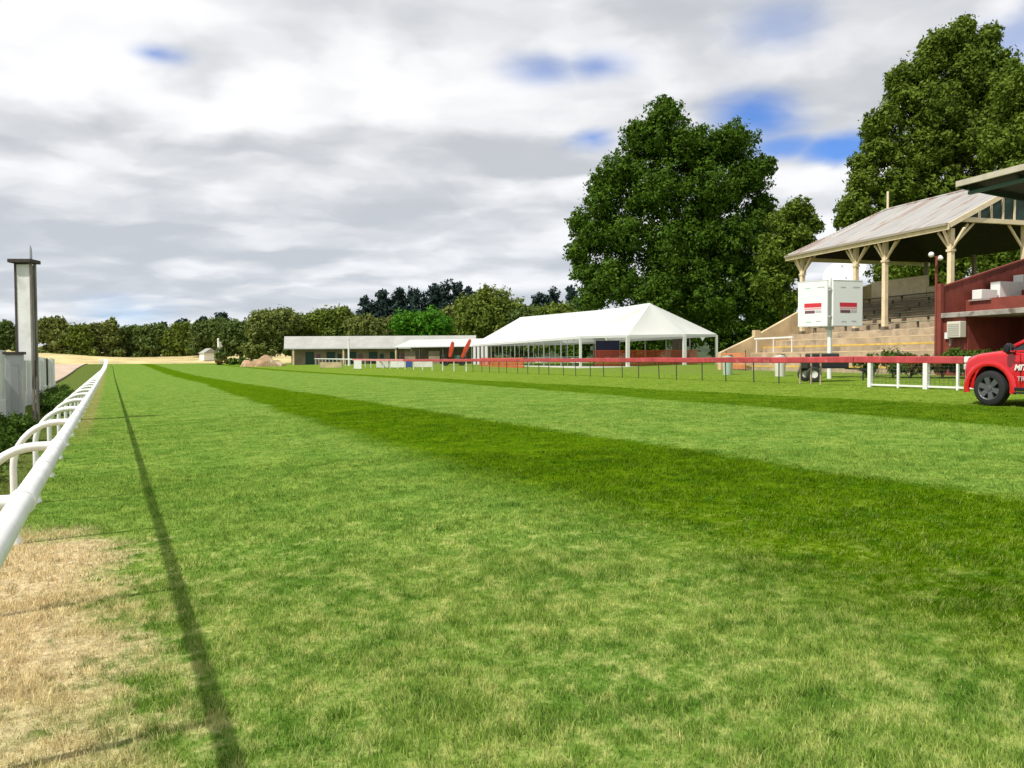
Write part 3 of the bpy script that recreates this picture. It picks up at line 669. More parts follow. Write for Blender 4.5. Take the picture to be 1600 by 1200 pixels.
# orange safety netting in front of the marquee
orange = mat('orange_net', (.62, .10, .03), .6, var=.12, vscale=.7)
orange_pale = mat('orange_net_faded', (.72, .24, .10), .6, var=.15, vscale=.7)
def net(p0, p1, ht, label, m, gap=.13, bar=.042):
    p0, p1 = Vector(p0), Vector(p1); t = empty('safety_fence', p0, 0, label, 'fence'); d = p1 - p0; ln = d.length; dn_ = d / ln
    mbn = MB(); n = int(ln / gap)
    for i in range(n + 1):
        q = dn_ * (ln * i / n); mbn.add([q - dn_ * bar / 2 + Vector((0, 0, .06)), q + dn_ * bar / 2 + Vector((0, 0, .06)), q + dn_ * bar / 2 + Vector((0, 0, ht)), q - dn_ * bar / 2 + Vector((0, 0, ht))], [(0, 1, 2, 3)])
    for j in range(int(ht / gap) + 1):
        z = .08 + (ht - .12) * j / int(ht / gap); hb = bar / 2 if j not in (0, int(ht / gap)) else bar
        mbn.add([Vector((0, 0, z - hb)), d + Vector((0, 0, z - hb)), d + Vector((0, 0, z + hb)), Vector((0, 0, z + hb))], [(0, 1, 2, 3)])
    o = mbn.build('netting', m, t); so = o.modifiers.new('thickness', 'SOLIDIFY'); so.thickness = .006
    for i in range(int(ln / 3) + 1): q = dn_ * min(ln, 3 * i); MB().beam(q + Vector((.03, 0, -.1)), q + Vector((.03, 0, ht + .15)), .04, .04).build('stake', dkpost, t)
    return t
a = tent_pt(-1.0, 16, zg(36)); b = tent_pt(-1.0, -1.2, zg(36)); c = tent_pt(13.6, -1.2, zg(45))
net(tent_pt(2.2, 2.2, 1.06), tent_pt(12.6, 2.2, 1.06), 1.45, 'orange safety netting stretched inside the marquee gable', orange)
net(tent_pt(-2.6, 8, zg(34)), tent_pt(-2.2, 26, zg(36)), 1.0, 'orange safety netting on the grass outside the far half of the marquee', orange)

# ------------------------------------------------------------------ old timber grandstand
def frame_pt(O, v, u, z): return Vector((O[0] + v * math.cos(AZ) + u * math.sin(AZ), O[1] - v * math.sin(AZ) + u * math.cos(AZ), z))
conc = mat('concrete', (.42, .33, .22), .85, var=.22, vscale=1.2, bump=.25, bscale=12, dirt=(.20, .17, .13), dscale=.9, dlo=.52, dhi=.72)
conc_l = mat('pale_render', (.58, .45, .27), .8, var=.15, vscale=1.0, bump=.15, bscale=12, dirt=(.40, .30, .18), dscale=.7, dlo=.55, dhi=.75)
yellow = mat('yellow_line', (.62, .42, .10), .7, var=.2, vscale=2)
plank_m = mat('weathered_plank', (.25, .245, .17), .8, var=.25, vscale=1.5, rand=.35, stretch=(4, .5, 4))
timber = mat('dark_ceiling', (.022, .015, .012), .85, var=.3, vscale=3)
dkgreen = mat('dark_green', (.018, .045, .038), .6, var=.2, vscale=3)
iron = bpy.data.materials.new('roof_iron'); iron.use_nodes = True
t = NT(iron.node_tree); b_ = t.n['Principled BSDF']; ps = t.node('ShaderNodeTexCoord').outputs['Object']
rst = t.noise(t.vm('MULTIPLY', ps, (.35, 1.4, .35)), 1.3, 6, .6); rnd = t.node('ShaderNodeObjectInfo').outputs['Random']
cc = t.mix(t.ss(t.m('ADD', rst, t.m('MULTIPLY', t.m('SUBTRACT', rnd, .5), .22)), .50, .68), (.41, .40, .385), (.29, .215, .18))
cc = t.mix(1., cc, t.mix(rnd, (.86, .86, .86), (1.08, 1.07, 1.05)), 'MULTIPLY'); t.l.new(cc, b_.inputs['Base Color'])
b_.inputs['Roughness'].default_value = .55; b_.inputs['Metallic'].default_value = .15
wv = t.node('ShaderNodeTexWave', bands_direction='Y'); t.l.new(ps, wv.inputs['Vector']); wv.inputs['Scale'].default_value = 4.2
bp = t.node('ShaderNodeBump'); bp.inputs['Strength'].default_value = .5; bp.inputs['Distance'].default_value = .02; t.l.new(wv.outputs[1], bp.inputs['Height']); t.l.new(bp.outputs[0], b_.inputs['Normal'])

GO = (39.5, 27.4); ZB = 1.0
gs = empty('grandstand', (GO[0], GO[1], ZB), -AZ, 'old cream timber grandstand with rusty hipped iron roof and stepped seating', 'grandstand'); ABSZ.add(gs.name)
# local x = away from the track, y = along it
GL, DR, ZEV, ZRG, TH = 13.6, 6.1, 8.72, 11.72, 11.4
def roof_z(v): return ZEV + (ZRG - ZEV) * v / DR
nsh = 16
for i in range(nsh):                        # front slope, one iron sheet after the other; the last ones are cut by the hip
    y0, y1 = GL * i / nsh, GL * (i + 1) / nsh + .03
    def vmax(y): return DR if y <= TH else DR * max(0, (GL + .06 - y) / (GL + .06 - TH))
    dz = .012 * (i % 2); ov = -.12 * ((i * 3) % 4 == 1)
    poly = [(-.05, y0, roof_z(-.05) + dz), (-.05, y1, roof_z(-.05) + dz), (vmax(y1), y1, roof_z(vmax(y1)) + dz), (vmax(y0), y0, roof_z(vmax(y0)) + dz)]
    top = [(x, y, z + .03) for x, y, z in poly]
    MB().add(poly + top, [(0, 1, 2, 3), (4, 7, 6, 5), (0, 4, 5, 1), (1, 5, 6, 2), (2, 6, 7, 3), (3, 7, 4, 0)]).build('roof_sheet', iron, gs)
for i in range(nsh):                        # rear slope
    y0, y1 = GL * i / nsh, GL * (i + 1) / nsh + .03
    def vmx(y): return 0 if y <= TH else DR * (1 - max(0, (GL + .06 - y) / (GL + .06 - TH)))
    dz = .012 * (i % 2)
    poly = [(2 * DR, y0, ZEV + dz), (2 * DR, y1, ZEV + dz), (DR + vmx(y1), y1, roof_z(DR - vmx(y1)) + dz), (DR + vmx(y0), y0, roof_z(DR - vmx(y0)) + dz)]
    MB().add(poly, [(0, 1, 2, 3)]).build('roof_sheet', iron, gs)
MB().add([(0, GL + .06, ZEV), (2 * DR, GL + .06, ZEV), (DR, TH, ZRG)], [(0, 1, 2)]).build('hip_sheet', iron, gs)
MB().tube([(DR, -.1, ZRG + .04), (DR, TH, ZRG + .04)], .09, 8).build('ridge_cap', iron, gs)
MB().tube([(DR, TH, ZRG + .04), (0, GL, ZEV + .05)], .07, 8).build('hip_cap', iron, gs)
ce = MB()
ce.add([(.1, 0.05, ZEV - .1), (.1, GL - .1, ZEV - .1), (DR, TH, ZRG - .12), (DR, 0.05, ZRG - .12)], [(0, 1, 2, 3)])
ce.add([(2 * DR - .1, 0.05, ZEV - .1), (2 * DR - .1, GL - .1, ZEV - .1), (DR, TH, ZRG - .12), (DR, .05, ZRG - .12)], [(0, 1, 2, 3)])
ce.add([(.1, GL - .1, ZEV - .1), (2 * DR - .1, GL - .1, ZEV - .1), (DR, TH, ZRG - .12)], [(0, 1, 2)])
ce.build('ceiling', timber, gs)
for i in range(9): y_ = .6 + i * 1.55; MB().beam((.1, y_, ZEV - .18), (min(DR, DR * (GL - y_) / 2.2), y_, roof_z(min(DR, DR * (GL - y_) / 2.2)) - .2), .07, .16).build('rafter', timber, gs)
MB().box(-.14, -.055, -.08, GL + .1, ZEV - .34, ZEV + .0).build('fascia', cream, gs, bevel=.01)
MB().box(-.26, -.145, -.05, GL + .1, ZEV - .12, ZEV + .01).build('gutter', mat('gutter', (.30, .26, .20), .5), gs)
MB().box(-.14, 2 * DR, GL + .065, GL + .14, ZEV - .34, ZEV - .01).build('fascia', cream, gs)
MB().beam((-.1, -.10, ZEV - .12), (DR, -.10, ZRG - .10), .09, .26).build('barge_board', cream, gs)
MB().beam((2 * DR + .1, -.10, ZEV - .12), (DR, -.10, ZRG - .10), .09, .26).build('barge_board', cream, gs)
# gable screen: tie beam, dark boards between cream studs
ZTB = 8.98
MB().box(.75, 2 * DR - .75, -.02, .16, ZTB - .12, ZTB + .12).build('tie_beam', cream, gs)
for i in range(12):
    v0 = 1.25 + i * .8; vm_ = v0 + .4
    def gz(v): return roof_z(v if v < DR else 2 * DR - v) - .26
    MB().add([(v0, .08, ZTB + .1), (v0 + .78, .08, ZTB + .1), (v0 + .78, .08, max(ZTB + .11, gz(v0 + .78))), (v0, .08, max(ZTB + .11, gz(v0)))], [(0, 1, 2, 3)]).build('gable_board', dkgreen, gs)
    MB().box(v0 - .05, v0 + .05, .0, .07, ZTB + .1, max(ZTB + .15, gz(v0))).build('gable_stud', cream, gs)
# posts with splayed brackets
PV, ZPB = .45, 3.30
for yq in (.32, 5.05, 7.5, 12.65):
    p_ = MB().box(PV - .13, PV + .13, yq - .13, yq + .13, ZPB, ZEV - .2).build('post', cream, gs, bevel=.02)
    for s in (-1, 1): MB().beam((PV, yq + .1 * s, ZEV - 1.25), (PV, yq + .85 * s, ZEV - .3), .10, .12).build('bracket', cream, p_)
    MB().beam((PV, yq, ZEV - 1.25), (PV - .5, yq, ZEV - .32), .10, .12).build('bracket', cream, p_)
    MB().beam((PV, yq, ZEV - 1.3), (PV + 1.1, yq, ZEV + .1), .10, .12).build('bracket', cream, p_)
    MB().box(PV - .17, PV + .17, yq - .17, yq + .17, ZEV - 1.42, ZEV - 1.30).build('collar', cream, p_)
    MB().box(PV - .16, PV + .16, yq - .16, yq + .16, ZPB, ZPB + .22).build('base', mat('post_base', (.16, .13, .10), .8) if yq == .32 else bpy.data.materials['post_base'], p_)
p0 = MB().box(PV + 4.9, PV + 5.1, .2, .42, 4.4, ZTB - .1).build('post', cream, gs)
for s in (-1, 1): MB().beam((PV + 5 + .1 * s, .3, ZTB - 1.3), (PV + 5 + 1.1 * s, .3, ZTB - .1), .09, .11).build('bracket', cream, p0)
MB().beam((PV + .1, .3, ZTB - 1.35), (PV + 1.5, .3, ZTB - .1), .09, .12).build('bracket', cream, gs)
for yq in (.32, 4.7, 9.1, 13.2): MB().box(2 * DR - .9, 2 * DR - .7, yq - .1, yq + .1, 1.0, ZEV - .1).build('post', mat('rear_post', (.20, .16, .11), .8) if yq == .32 else bpy.data.materials['rear_post'], gs)
MB().box(DR + 1.55, DR + 1.7, 0, GL, 6.3, 6.42).build('rear_rail', cream, gs)
# terrace in front: broad steps, some with yellow nosings
def step_z(v): return 3.32 + .45 * v
vs = [-5.0, -4.0, -3.0, -2.0, -1.0, .0]
for i, v0 in enumerate(vs):
    v1 = v0 + 1.0 if i < 5 else 1.1; z = 3.3 - .41 * (5 - i)
    s_ = MB().box(v0, v1 - .004, -9.5, GL - .02, .8, z).build('step', conc, gs, bevel=.02)
    if i in (0, 1, 3): MB().box(v0 - .006, v0 + .14, -9.5, GL - .05, z - .10, z + .006).build('yellow_nosing', yellow, s_)
    elif i < 5: MB().box(v0 - .006, v0 + .10, -9.5, GL - .05, z - .05, z + .006).build('pale_nosing', conc_l, s_)
# seating: risers and one plank bench per row
for i in range(7):
    v0 = 1.1 + i * .74; z = 3.40 + .335 * i
    MB().box(v0, v0 + .736, .02, GL - .02, .8, z).build('riser', conc, gs)
    for q in range(2): MB().box(v0 + .12 + q * .19, v0 + .29 + q * .19, .15, GL - .3, z + .36, z + .405).build('seat_plank', plank_m, gs)
    for q in range(5): MB().box(v0 + .22, v0 + .38, .5 + q * 3.0, .54 + q * 3.0, z, z + .355).build('bench_support', plank_m, gs)
MB().box(6.35, 6.55, 8.0, 12.9, 1., 7.0).build('back_wall', cream, gs)
MB().box(6.35, 6.53, .1, 7.95, 1., 6.2).build('back_wall', cream, gs)
# sloping end wall
ew = [(-5.25, .8), (7.1, .8), (7.1, 7.0), (1.2, 5.05), (.9, 4.9), (-2.1, 3.42), (-2.2, 3.62), (-2.6, 3.62), (-2.6, 3.2), (-5.25, 2.08)]
MB().prism(ew, 0, GL + .0, GL + .34) if False else None
mbp = MB(); n = len(ew)
mbp.add([(v, GL, z) for v, z in ew] + [(v, GL + .35, z) for v, z in ew], [tuple(range(n)), tuple(range(2 * n - 1, n - 1, -1))] + [(i, i + n, (i + 1) % n + n, (i + 1) % n) for i in range(n)])
mbp.build('end_wall', conc_l, gs)
for q in (9.4, 11.3, 13.2): MB().beam((-2.75, q, 2.0), (-2.75, q, 3.0), .06, .06).build('handrail_post', white, gs)
MB().beam((-2.75, 9.3, 3.02), (-2.75, 13.4, 3.02), .12, .10).build('handrail', white, gs)
MB().tube([(DR, 11.15, ZRG), (DR, 11.15, ZRG + 1.25)], .075, 8).build('roof_pole', cream, gs)
net(frame_pt(GO, -5.6, 10.2, 1.0), frame_pt(GO, -4.9, 14.6, 1.0), 1.05, 'faded orange netting at the foot of the sloping cream end wall', orange_pale)

# satellite dish behind the stand
dish = empty('satellite_dish', at(1318, 566, 60) * 1.0, 0, 'big white satellite dish behind the hipped grandstand, above the signboards', 'dish')
dish.location.z = 1.1; dc = at(1322, 432, 60) - dish.location
rot = Vector((-.75, -.25, .75)).to_track_quat('Z', 'Y').to_matrix()
mb = MB(); mb.lathe([(.02, 0), (.5, .05), (1.0, .2), (1.4, .42), (1.55, .52), (1.57, .5), (1.42, .36), (1.0, .12), (.5, -.03), (.02, -.08)], 28, 2)
mb.v = [tuple(rot @ Vector(q) + dc) for q in mb.v]; mb.build('reflector', mat('dish_white', (.66, .68, .69), .5), dish, smooth=True)
MB().tube([(0, 0, 0), dc], .09, 8).build('mast', alu, dish); MB().tube([dc, dc + rot @ Vector((0, 0, 1.1))], .03, 6).build('feed_arm', alu, dish)
MB().lathe([(0, 1.25), (.1, 1.2), (.1, 1.0), (0, .98)], 10, 2).build('feed_horn', alu, dish).matrix_local = Matrix.Translation(dc) @ rot.to_4x4()

# ------------------------------------------------------------------ maroon members' stand at the right
maroon = mat('maroon_paint', (.205, .045, .030), .65, var=.16, vscale=1.6, bump=.15, bscale=9)
MO = (33.45, 23.57); ZM = .95
ms = empty('members_stand', (MO[0], MO[1], ZM), -AZ, 'maroon open stand with white seats and dark green cantilevered roof at right edge', 'stand'); ABSZ.add(ms.name)
slab = mat('slab_concrete', (.33, .30, .27), .8, var=.25, vscale=1.5, dirt=(.15, .12, .10), dscale=1.8, dlo=.5, dhi=.7)
MB().box(-.05, 9, -16, .12, 3.44, 3.66).build('floor_slab', slab, ms, bevel=.02)
mbp = MB(); ew = [(0, 3.664), (9, 3.664), (9, 7.45), (.25, 4.86), (0, 4.8)]; n = len(ew)
nb_ = 22                                     # boards of the raked end wall
for i in range(nb_):
    v0, v1 = 9 * i / nb_, 9 * (i + 1) / nb_ - .012; zt0, zt1 = 4.8 + .288 * v0, 4.8 + .288 * v1; dd = .006 * (i % 2)
    q = [(v0, 0 - dd, 3.664), (v1, 0 - dd, 3.664), (v1, 0 - dd, zt1), (v0, 0 - dd, zt0)]; r_ = [(a_, .12, c_) for a_, b2, c_ in q]
    MB().add(q + r_, [(0, 1, 2, 3), (4, 7, 6, 5), (0, 4, 5, 1), (1, 5, 6, 2), (2, 6, 7, 3), (3, 7, 4, 0)]).build('wall_board', maroon, ms)
MB().beam((0, .05, 4.83), (9, .05, 7.42), .2, .07).build('coping', maroon, ms)
MB().box(-.06, .1, -.06, .16, .8, 5.0).build('corner_post', maroon, ms)
for i in range(5):                          # lower wall boards beside the corner, dark recess beyond
    MB().box(.1, .2, -1.25 + i * .25, -1.25 + i * .25 + .24, .8, 3.436).build('wall_board', maroon, ms)
MB().box(.1, 9, .0, .12, .8, 3.436).build('end_wall', maroon, ms)
MB().box(3.2, 3.4, -16, 0, .8, 3.436).build('rear_wall', maroon, ms)
MB().box(.2, 3.2, -1.30, -1.2, .8, 3.436).build('return_wall', maroon, ms)
for yq in (-5, -9, -13): MB().box(.1, .3, yq - .1, yq + .1, .8, 3.436).build('post', maroon, ms)
MB().box(.02, .18, -16, -1.26, .8, 1.65).build('dwarf_wall', maroon, ms)
for i, (v0, v1, z0, z1) in enumerate(((1.40, 2.30, 4.28, 4.70), (2.45, 3.72, 4.34, 5.08), (3.78, 5.0, 4.72, 5.42), (5.06, 6.3, 5.1, 5.8), (6.36, 7.6, 5.45, 6.15))):   # white seat tiers before the raked wall
    MB().box(v0, v1, -.85, -.35, z0, z1).build('seat_tier', panel_w, ms, bevel=.015)
    MB().box(v0 - .04, v1 + .03, -3.2, -.05, 3.664, z0 - .004).build('tier_base', maroon, ms)
MB().box(1.25, 1.62, -1.4, -.3, 4.20, 4.26).build('step_tread', slab, ms)
# roof: dark underside, pale fascia, green edge beam
def rz_(v): return 9.2 - .10 * v
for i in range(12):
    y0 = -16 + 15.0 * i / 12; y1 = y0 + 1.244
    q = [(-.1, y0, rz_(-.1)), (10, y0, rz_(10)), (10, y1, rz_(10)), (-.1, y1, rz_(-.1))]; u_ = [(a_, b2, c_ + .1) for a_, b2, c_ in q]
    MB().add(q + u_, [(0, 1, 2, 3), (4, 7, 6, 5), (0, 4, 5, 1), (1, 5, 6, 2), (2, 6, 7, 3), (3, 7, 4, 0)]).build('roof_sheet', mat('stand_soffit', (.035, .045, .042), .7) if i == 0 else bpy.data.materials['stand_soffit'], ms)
MB().box(-.22, -.105, -16, -.95, 9.10, 9.34).build('fascia', mat('fascia_grey', (.50, .45, .37), .6, var=.1, vscale=2), ms)
MB().box(-.2, 10, -1.04, -.96, 8.1, 9.0).build('verge', dkgreen, ms) if False else MB().beam((-.1, -.98, rz_(-.1) - .06), (10, -.98, rz_(10) - .06), .08, .2).build('verge_board', dkgreen, ms)
MB().box(.35, .5, -16, -1.05, 8.78, 8.92).build('edge_beam', mat('green_beam', (.06, .13, .11), .6), ms)
for i in range(7): y_ = -15.6 + i * 2.4; MB().beam((.2, y_, 9.02), (9.8, y_, rz_(9.8) - .14), .09, .18).build('roof_beam', dkgreen, ms)
for yq in (-15, -10.6, -6.2): MB().box(8.9, 9.1, yq - .1, yq + .1, 3.664, 8.1).build('column', dkgreen, ms)
fl = empty('floodlight_pole', frame_pt(MO, -.02, .25, .95), -AZ, 'thin maroon pole with two small white floodlights at the stand corner', 'light')
MB().tube([(0, 0, 0), (0, 0, 5.3)], .055, 8).build('pole', maroon, fl)
for (a_, z_, s_) in ((-.42, 5.46, -1), (.04, 5.33, 1)):
    hd = MB().lathe([(0, .0), (.12, .01), (.125, .05), (.06, .17), (0, .18)], 14, 2).build('lamp_head', white, fl, smooth=True); hd.location = (a_, -.1, z_ - .1); hd.rotation_euler = (math.radians(115), 0, math.radians(20 * s_))
    MB().beam((0, 0, 5.2), (a_, -.05, z_), .03, .03).build('arm', maroon, fl)
ac = empty('wall_box', frame_pt(MO, -.02, -.95, 2.5), -AZ, 'cream metal box fixed to the maroon wall beside the corner post', 'box')
MB().box(-.24, .1, -.36, .36, .05, .75).build('casing', mat('box_cream', (.66, .62, .52), .5), ac, bevel=.02)
for i in range(7): MB().box(-.252, -.24, -.30, .30, .12 + i * .08, .16 + i * .08).build('vent_slat', mat('vent_grey', (.40, .38, .33), .6) if i == 0 else bpy.data.materials['vent_grey'], ac)
MB().box(-.05, .05, .36, .38, -.3, .3).build('conduit', mat('conduit', (.5, .5, .48), .5), ac)
sw = MB().box(-.05, .03, -.09, .09, -.14, .14).build('meter_box', white); sw.location = frame_pt(MO, .04, -.32, 2.65); sw.rotation_euler = (0, 0, -AZ)
tag(sw, 'tiny white meter box on the maroon corner wall', 'box')
gp_ = MB().box(-.06, .06, -.1, .1, 0, .75).build('grey_cabinet', mat('grey_cab', (.46, .44, .40), .6), bevel=.01); gp_.location = frame_pt(MO, -.4, -1.6, .97); gp_.rotation_euler = (0, 0, -AZ)
tag(gp_, 'small grey service cabinet standing below the cream wall box', 'cabinet')

# hedge plants in front of the stands
HP = [(1366, 35.5, 'low green shrub at the left end of the bed below the terrace'), (1394, 35, 'green shrub second from the left in the bed below the terrace'), (1422, 34.5, 'red tipped shrub in the middle of the bed below the terrace'),
      (1448, 34, 'red tipped shrub near the maroon corner post'), (1472, 33.5, 'dark shrub right in front of the maroon corner post'), (1497, 33, 'shrub below the cream wall box'), (1524, 32.5, 'green shrub left of the car mirror in front of the dark recess'), (1552, 32, 'green shrub behind the red car bonnet'), (1582, 31.5, 'shrub behind the red car windscreen')]
for i, (px, d, lab) in enumerate(HP):
    q = at(px, 566, d); shrub(q.x, q.y, 1.15 + .12 * (i % 3), 1.15, lab, 'red' if i in (2, 3) else 'shrub', 2600, .06, zb=zg(q.x, q.y), group='shrubs in the bed before the stands')

# ------------------------------------------------------------------ signboards
sg = empty('signboard', (at(1296, 566, 36).x, at(1296, 566, 36).y, zg(29)), 0, 'two square white signboards with red bars on one white post', 'sign')
so_ = sg.location
sgw = mat('sign_white', (.82, .83, .83), .4); sred = mat('sign_red', (.62, .03, .05), .5); sdk = mat('sign_dark', (.16, .07, .09), .5); sgy = mat('sign_grey', (.5, .48, .5), .5); sgn = mat('sign_green', (.35, .62, .48), .5); spk = mat('sign_pink', (.75, .38, .42), .5)
MB().tube([(0, 0, -.2), (0, 0, 4.5)], .10, 14).build('post', white, sg, smooth=True); MB().box(-.13, .13, -.13, .13, 2.2, 2.32).build('post_collar', sgy, sg)
zt = at(1270, 440, 36).z - so_.z; zb_ = at(1270, 509, 36).z - so_.z
for (pa, pb) in ((1247, 1293), (1300, 1346)):
    A_ = at(pa, 566, 36.6 if pa < 1290 else 35.6) - so_; B_ = at(pb, 566, 35.7 if pa < 1290 else 36.1) - so_; A_.z = B_.z = 0
    dv = (B_ - A_); wd = dv.length; rz = math.atan2(dv.y, dv.x)
    pn = MB().box(0, wd, -.05, .05, zb_, zt).build('panel', sgw, sg, bevel=.012); pn.location = A_; pn.rotation_euler = (0, 0, rz)
    def mark(nm, x0, x1, z0, z1, m_): MB().box(x0 * wd, x1 * wd, -.056, -.048, zt - (zt - zb_) * z1, zt - (zt - zb_) * z0).build(nm, m_, pn)
    mark('red_bar', .22, .80, .49, .585, sred); mark('pink_line', .22, .80, .60, .635, spk); mark('dark_bar', .24, .58, .655, .72, sdk); mark('grey_bar', .60, .80, .655, .71, sgy)
    mark('small_text', .25, .42, .135, .16, sgn if pa < 1290 else sgy); mark('small_text', .66, .90, .125, .155, sgy)
    mark('small_text', .28, .45, .90, .925, sgy if pa > 1290 else sgn); mark('small_text', .62, .78, .89, .915, sgy)
    for (z0, z1) in ((zt, zt + .03), (zb_ - .03, zb_)): MB().box(0, wd, -.06, .06, z0, z1).build('frame_bar', alu, pn)
    for zq in (zb_ + .4, zt - .4): MB().beam((wd if pa < 1290 else 0, .02, zq), ((wd + .1) if pa < 1290 else -.1, .02, zq), .05, .05).build('bracket', sgy, pn)

# ------------------------------------------------------------------ stables and shed in the middle distance
roof_grey = mat('grey_iron', (.40, .40, .37), .5, .2, var=.08, vscale=.6, rand=.06)
roof_white = mat('pale_iron', (.52, .54, .53), .5, .1, var=.05, vscale=.5)
wall_tan = mat('stable_wall', (.24, .19, .135), .85, var=.2, vscale=.8)
door_g = mat('stable_door', (.012, .045, .035), .6)
A_ = Vector((28.4, 142.6)); B_ = Vector((56.9, 128.2)); dv = B_ - A_; SL = dv.length; sr = math.atan2(dv.y, dv.x)
st = empty('stable_block', (A_.x, A_.y, 1.0), sr, 'long low stable block with grey iron roof behind the rail', 'stable')
ZS, ZK = 2.9, 5.1
for i in range(16):
    x0 = -.9 + (SL + 1.2) * i / 16; x1 = x0 + (SL + 1.2) / 16 + .02; lx = -1.3 if i == 0 else 0
    MB().add([(x0, -1.3, ZS), (x1, -1.3, ZS), (x1, 3.6, ZK), (x0 + lx, 3.6, ZK), (x0, -1.3, ZS + .06), (x1, -1.3, ZS + .06), (x1, 3.6, ZK + .06), (x0 + lx, 3.6, ZK + .06)],
             [(0, 1, 2, 3), (4, 7, 6, 5), (0, 4, 5, 1), (1, 5, 6, 2), (2, 6, 7, 3), (3, 7, 4, 0)]).build('roof_sheet', roof_grey, st)
MB().add([(-1.5, 3.6, ZK), (SL, 3.6, ZK), (SL, 8.5, ZS), (-1., 8.5, ZS)], [(0, 1, 2, 3)]).build('rear_roof', roof_grey, st)
MB().box(-.9, SL + .3, -1.38, -1.3, ZS - .12, ZS + .08).build('gutter', roof_white, st)
MB().box(0, SL, .0, .25, -.2, ZS + .4).build('front_wall', wall_tan, st); MB().box(0, .25, .25, 8, -.2, ZS).build('side_wall', wall_tan, st); MB().box(SL - .25, SL, .25, 8, -.2, ZS).build('side_wall', wall_tan, st)
for i in range(8):
    x0 = 2.5 + i * 3.7; d_ = MB().box(x0, x0 + 1.5, -.06, .0, -.1, 2.3).build('door', door_g, st)
    MB().box(x0 - .1, x0 + 1.6, -.1, -.0, 2.3, 2.4).build('lintel', wall_tan, d_)
    MB().box(x0 + 1.9, x0 + 2.6, -.05, -.0, 1.1, 1.9).build('window', door_g if i % 2 else sdk, st)
for xq in (.7, 9.4, 18.5, 27.5): MB().box(xq - .14, xq + .14, -1.25, -.97, -.2, ZS).build('verandah_post', conc_l, st)
q = at(545, 566, 118); pl = empty('flag_post', (q.x, q.y, zg(q.x, q.y)), 0, 'thin white post standing in front of the long stable block', 'post')
MB().tube([(0, 0, 0), (0, 0, 3.9)], .13, 8).build('pole', white, pl); MB().lathe([(0, 4.02), (.18, 3.98), (.18, 3.88), (0, 3.86)], 10, 2).build('cap', white, pl)
sa, sb = at(622, 566, 122), at(752, 566, 116); dv = sb - sa; L2 = Vector((dv.x, dv.y)).length
sh = empty('open_shed', (sa.x, sa.y, zg(sa.x, sa.y)), math.atan2(dv.y, dv.x), 'low open shed with pale roof between stable block and marquee', 'shed')
MB().add([(-.3, -.8, 2.55), (L2, -.8, 2.55), (L2, 4, 3.75), (-.3, 4, 3.75), (-.3, -.8, 2.66), (L2, -.8, 2.66), (L2, 4, 3.86), (-.3, 4, 3.86)], [(0, 1, 2, 3), (4, 7, 6, 5), (0, 4, 5, 1), (1, 5, 6, 2), (2, 6, 7, 3), (3, 7, 4, 0)]).build('roof', roof_white, sh)
MB().box(0, L2 - .3, 3.6, 3.8, -.2, 3.5).build('rear_wall', wall_tan, sh)
for xq in (0.2, 4.2, 8.2, 12.0): MB().box(xq - .1, xq + .1, -.6, -.4, -.2, 2.6).build('post', dk, sh)
for xq in (1.2, 5.4): MB().box(xq, xq + 1.9, 0, .15, -.1, 2.0).build('stall_partition', wall_tan, sh)

# folded red mower between shed and marquee
q = at(714, 575, 100); mw = empty('folded_mower', (q.x, q.y, zg(q.x, q.y)), -.45, 'mowing machine with two red wings folded up beside the marquee', 'mower')
mred = mat('mower_red', (.55, .06, .025), .4, var=.15, vscale=3); mdk = mat('mower_dark', (.03, .035, .03), .6); mgn = mat('mower_green', (.05, .16, .11), .5)
def wing(cx, tilt, ht, wdt):
    mbw = MB(); pr = [(-.16, 0), (.16, 0), (.24, ht * .5), (.2, ht * .9), (.05, ht), (-.12, ht * .95), (-.24, ht * .5)]
    mbw.add([(x, -wdt / 2, z) for x, z in pr] + [(x, wdt / 2, z) for x, z in pr], [tuple(range(7)), tuple(range(13, 6, -1))] + [(i, i + 7, (i + 1) % 7 + 7, (i + 1) % 7) for i in range(7)])
    o = mbw.build('wing', mred, mw, bevel=.05); o.location = (cx, 0, 1.05 if cx < 0 else .95); o.rotation_euler = (0, tilt, 0); return o
wing(-.85, math.radians(10), 2.0, 1.6); wing(.65, math.radians(24), 2.6, 1.7)
MB().box(-1.3, .5, -.5, .5, .5, .75).build('chassis', mdk, mw, bevel=.04); MB().box(-.3, .45, -.45, .45, .75, 1.25).build('engine_cover', mgn, mw, bevel=.08)
MB().box(-1.9, -1.5, -.3, .3, .4, 1.3).build('seat', mdk, mw, bevel=.08)
for (x_, y_) in ((-1.4, -.75), (.6, -.75), (-1.4, .75), (.6, .75)):
    wh = MB(); wh.lathe([(.2, -.13), (.40, -.13), (.45, -.06), (.45, .06), (.40, .13), (.2, .13)], 18, 1 if False else 0); o = wh.build('wheel', mdk, mw, smooth=True); o.location = (x_, y_, .45); o.rotation_euler = (0, 0, math.pi / 2)

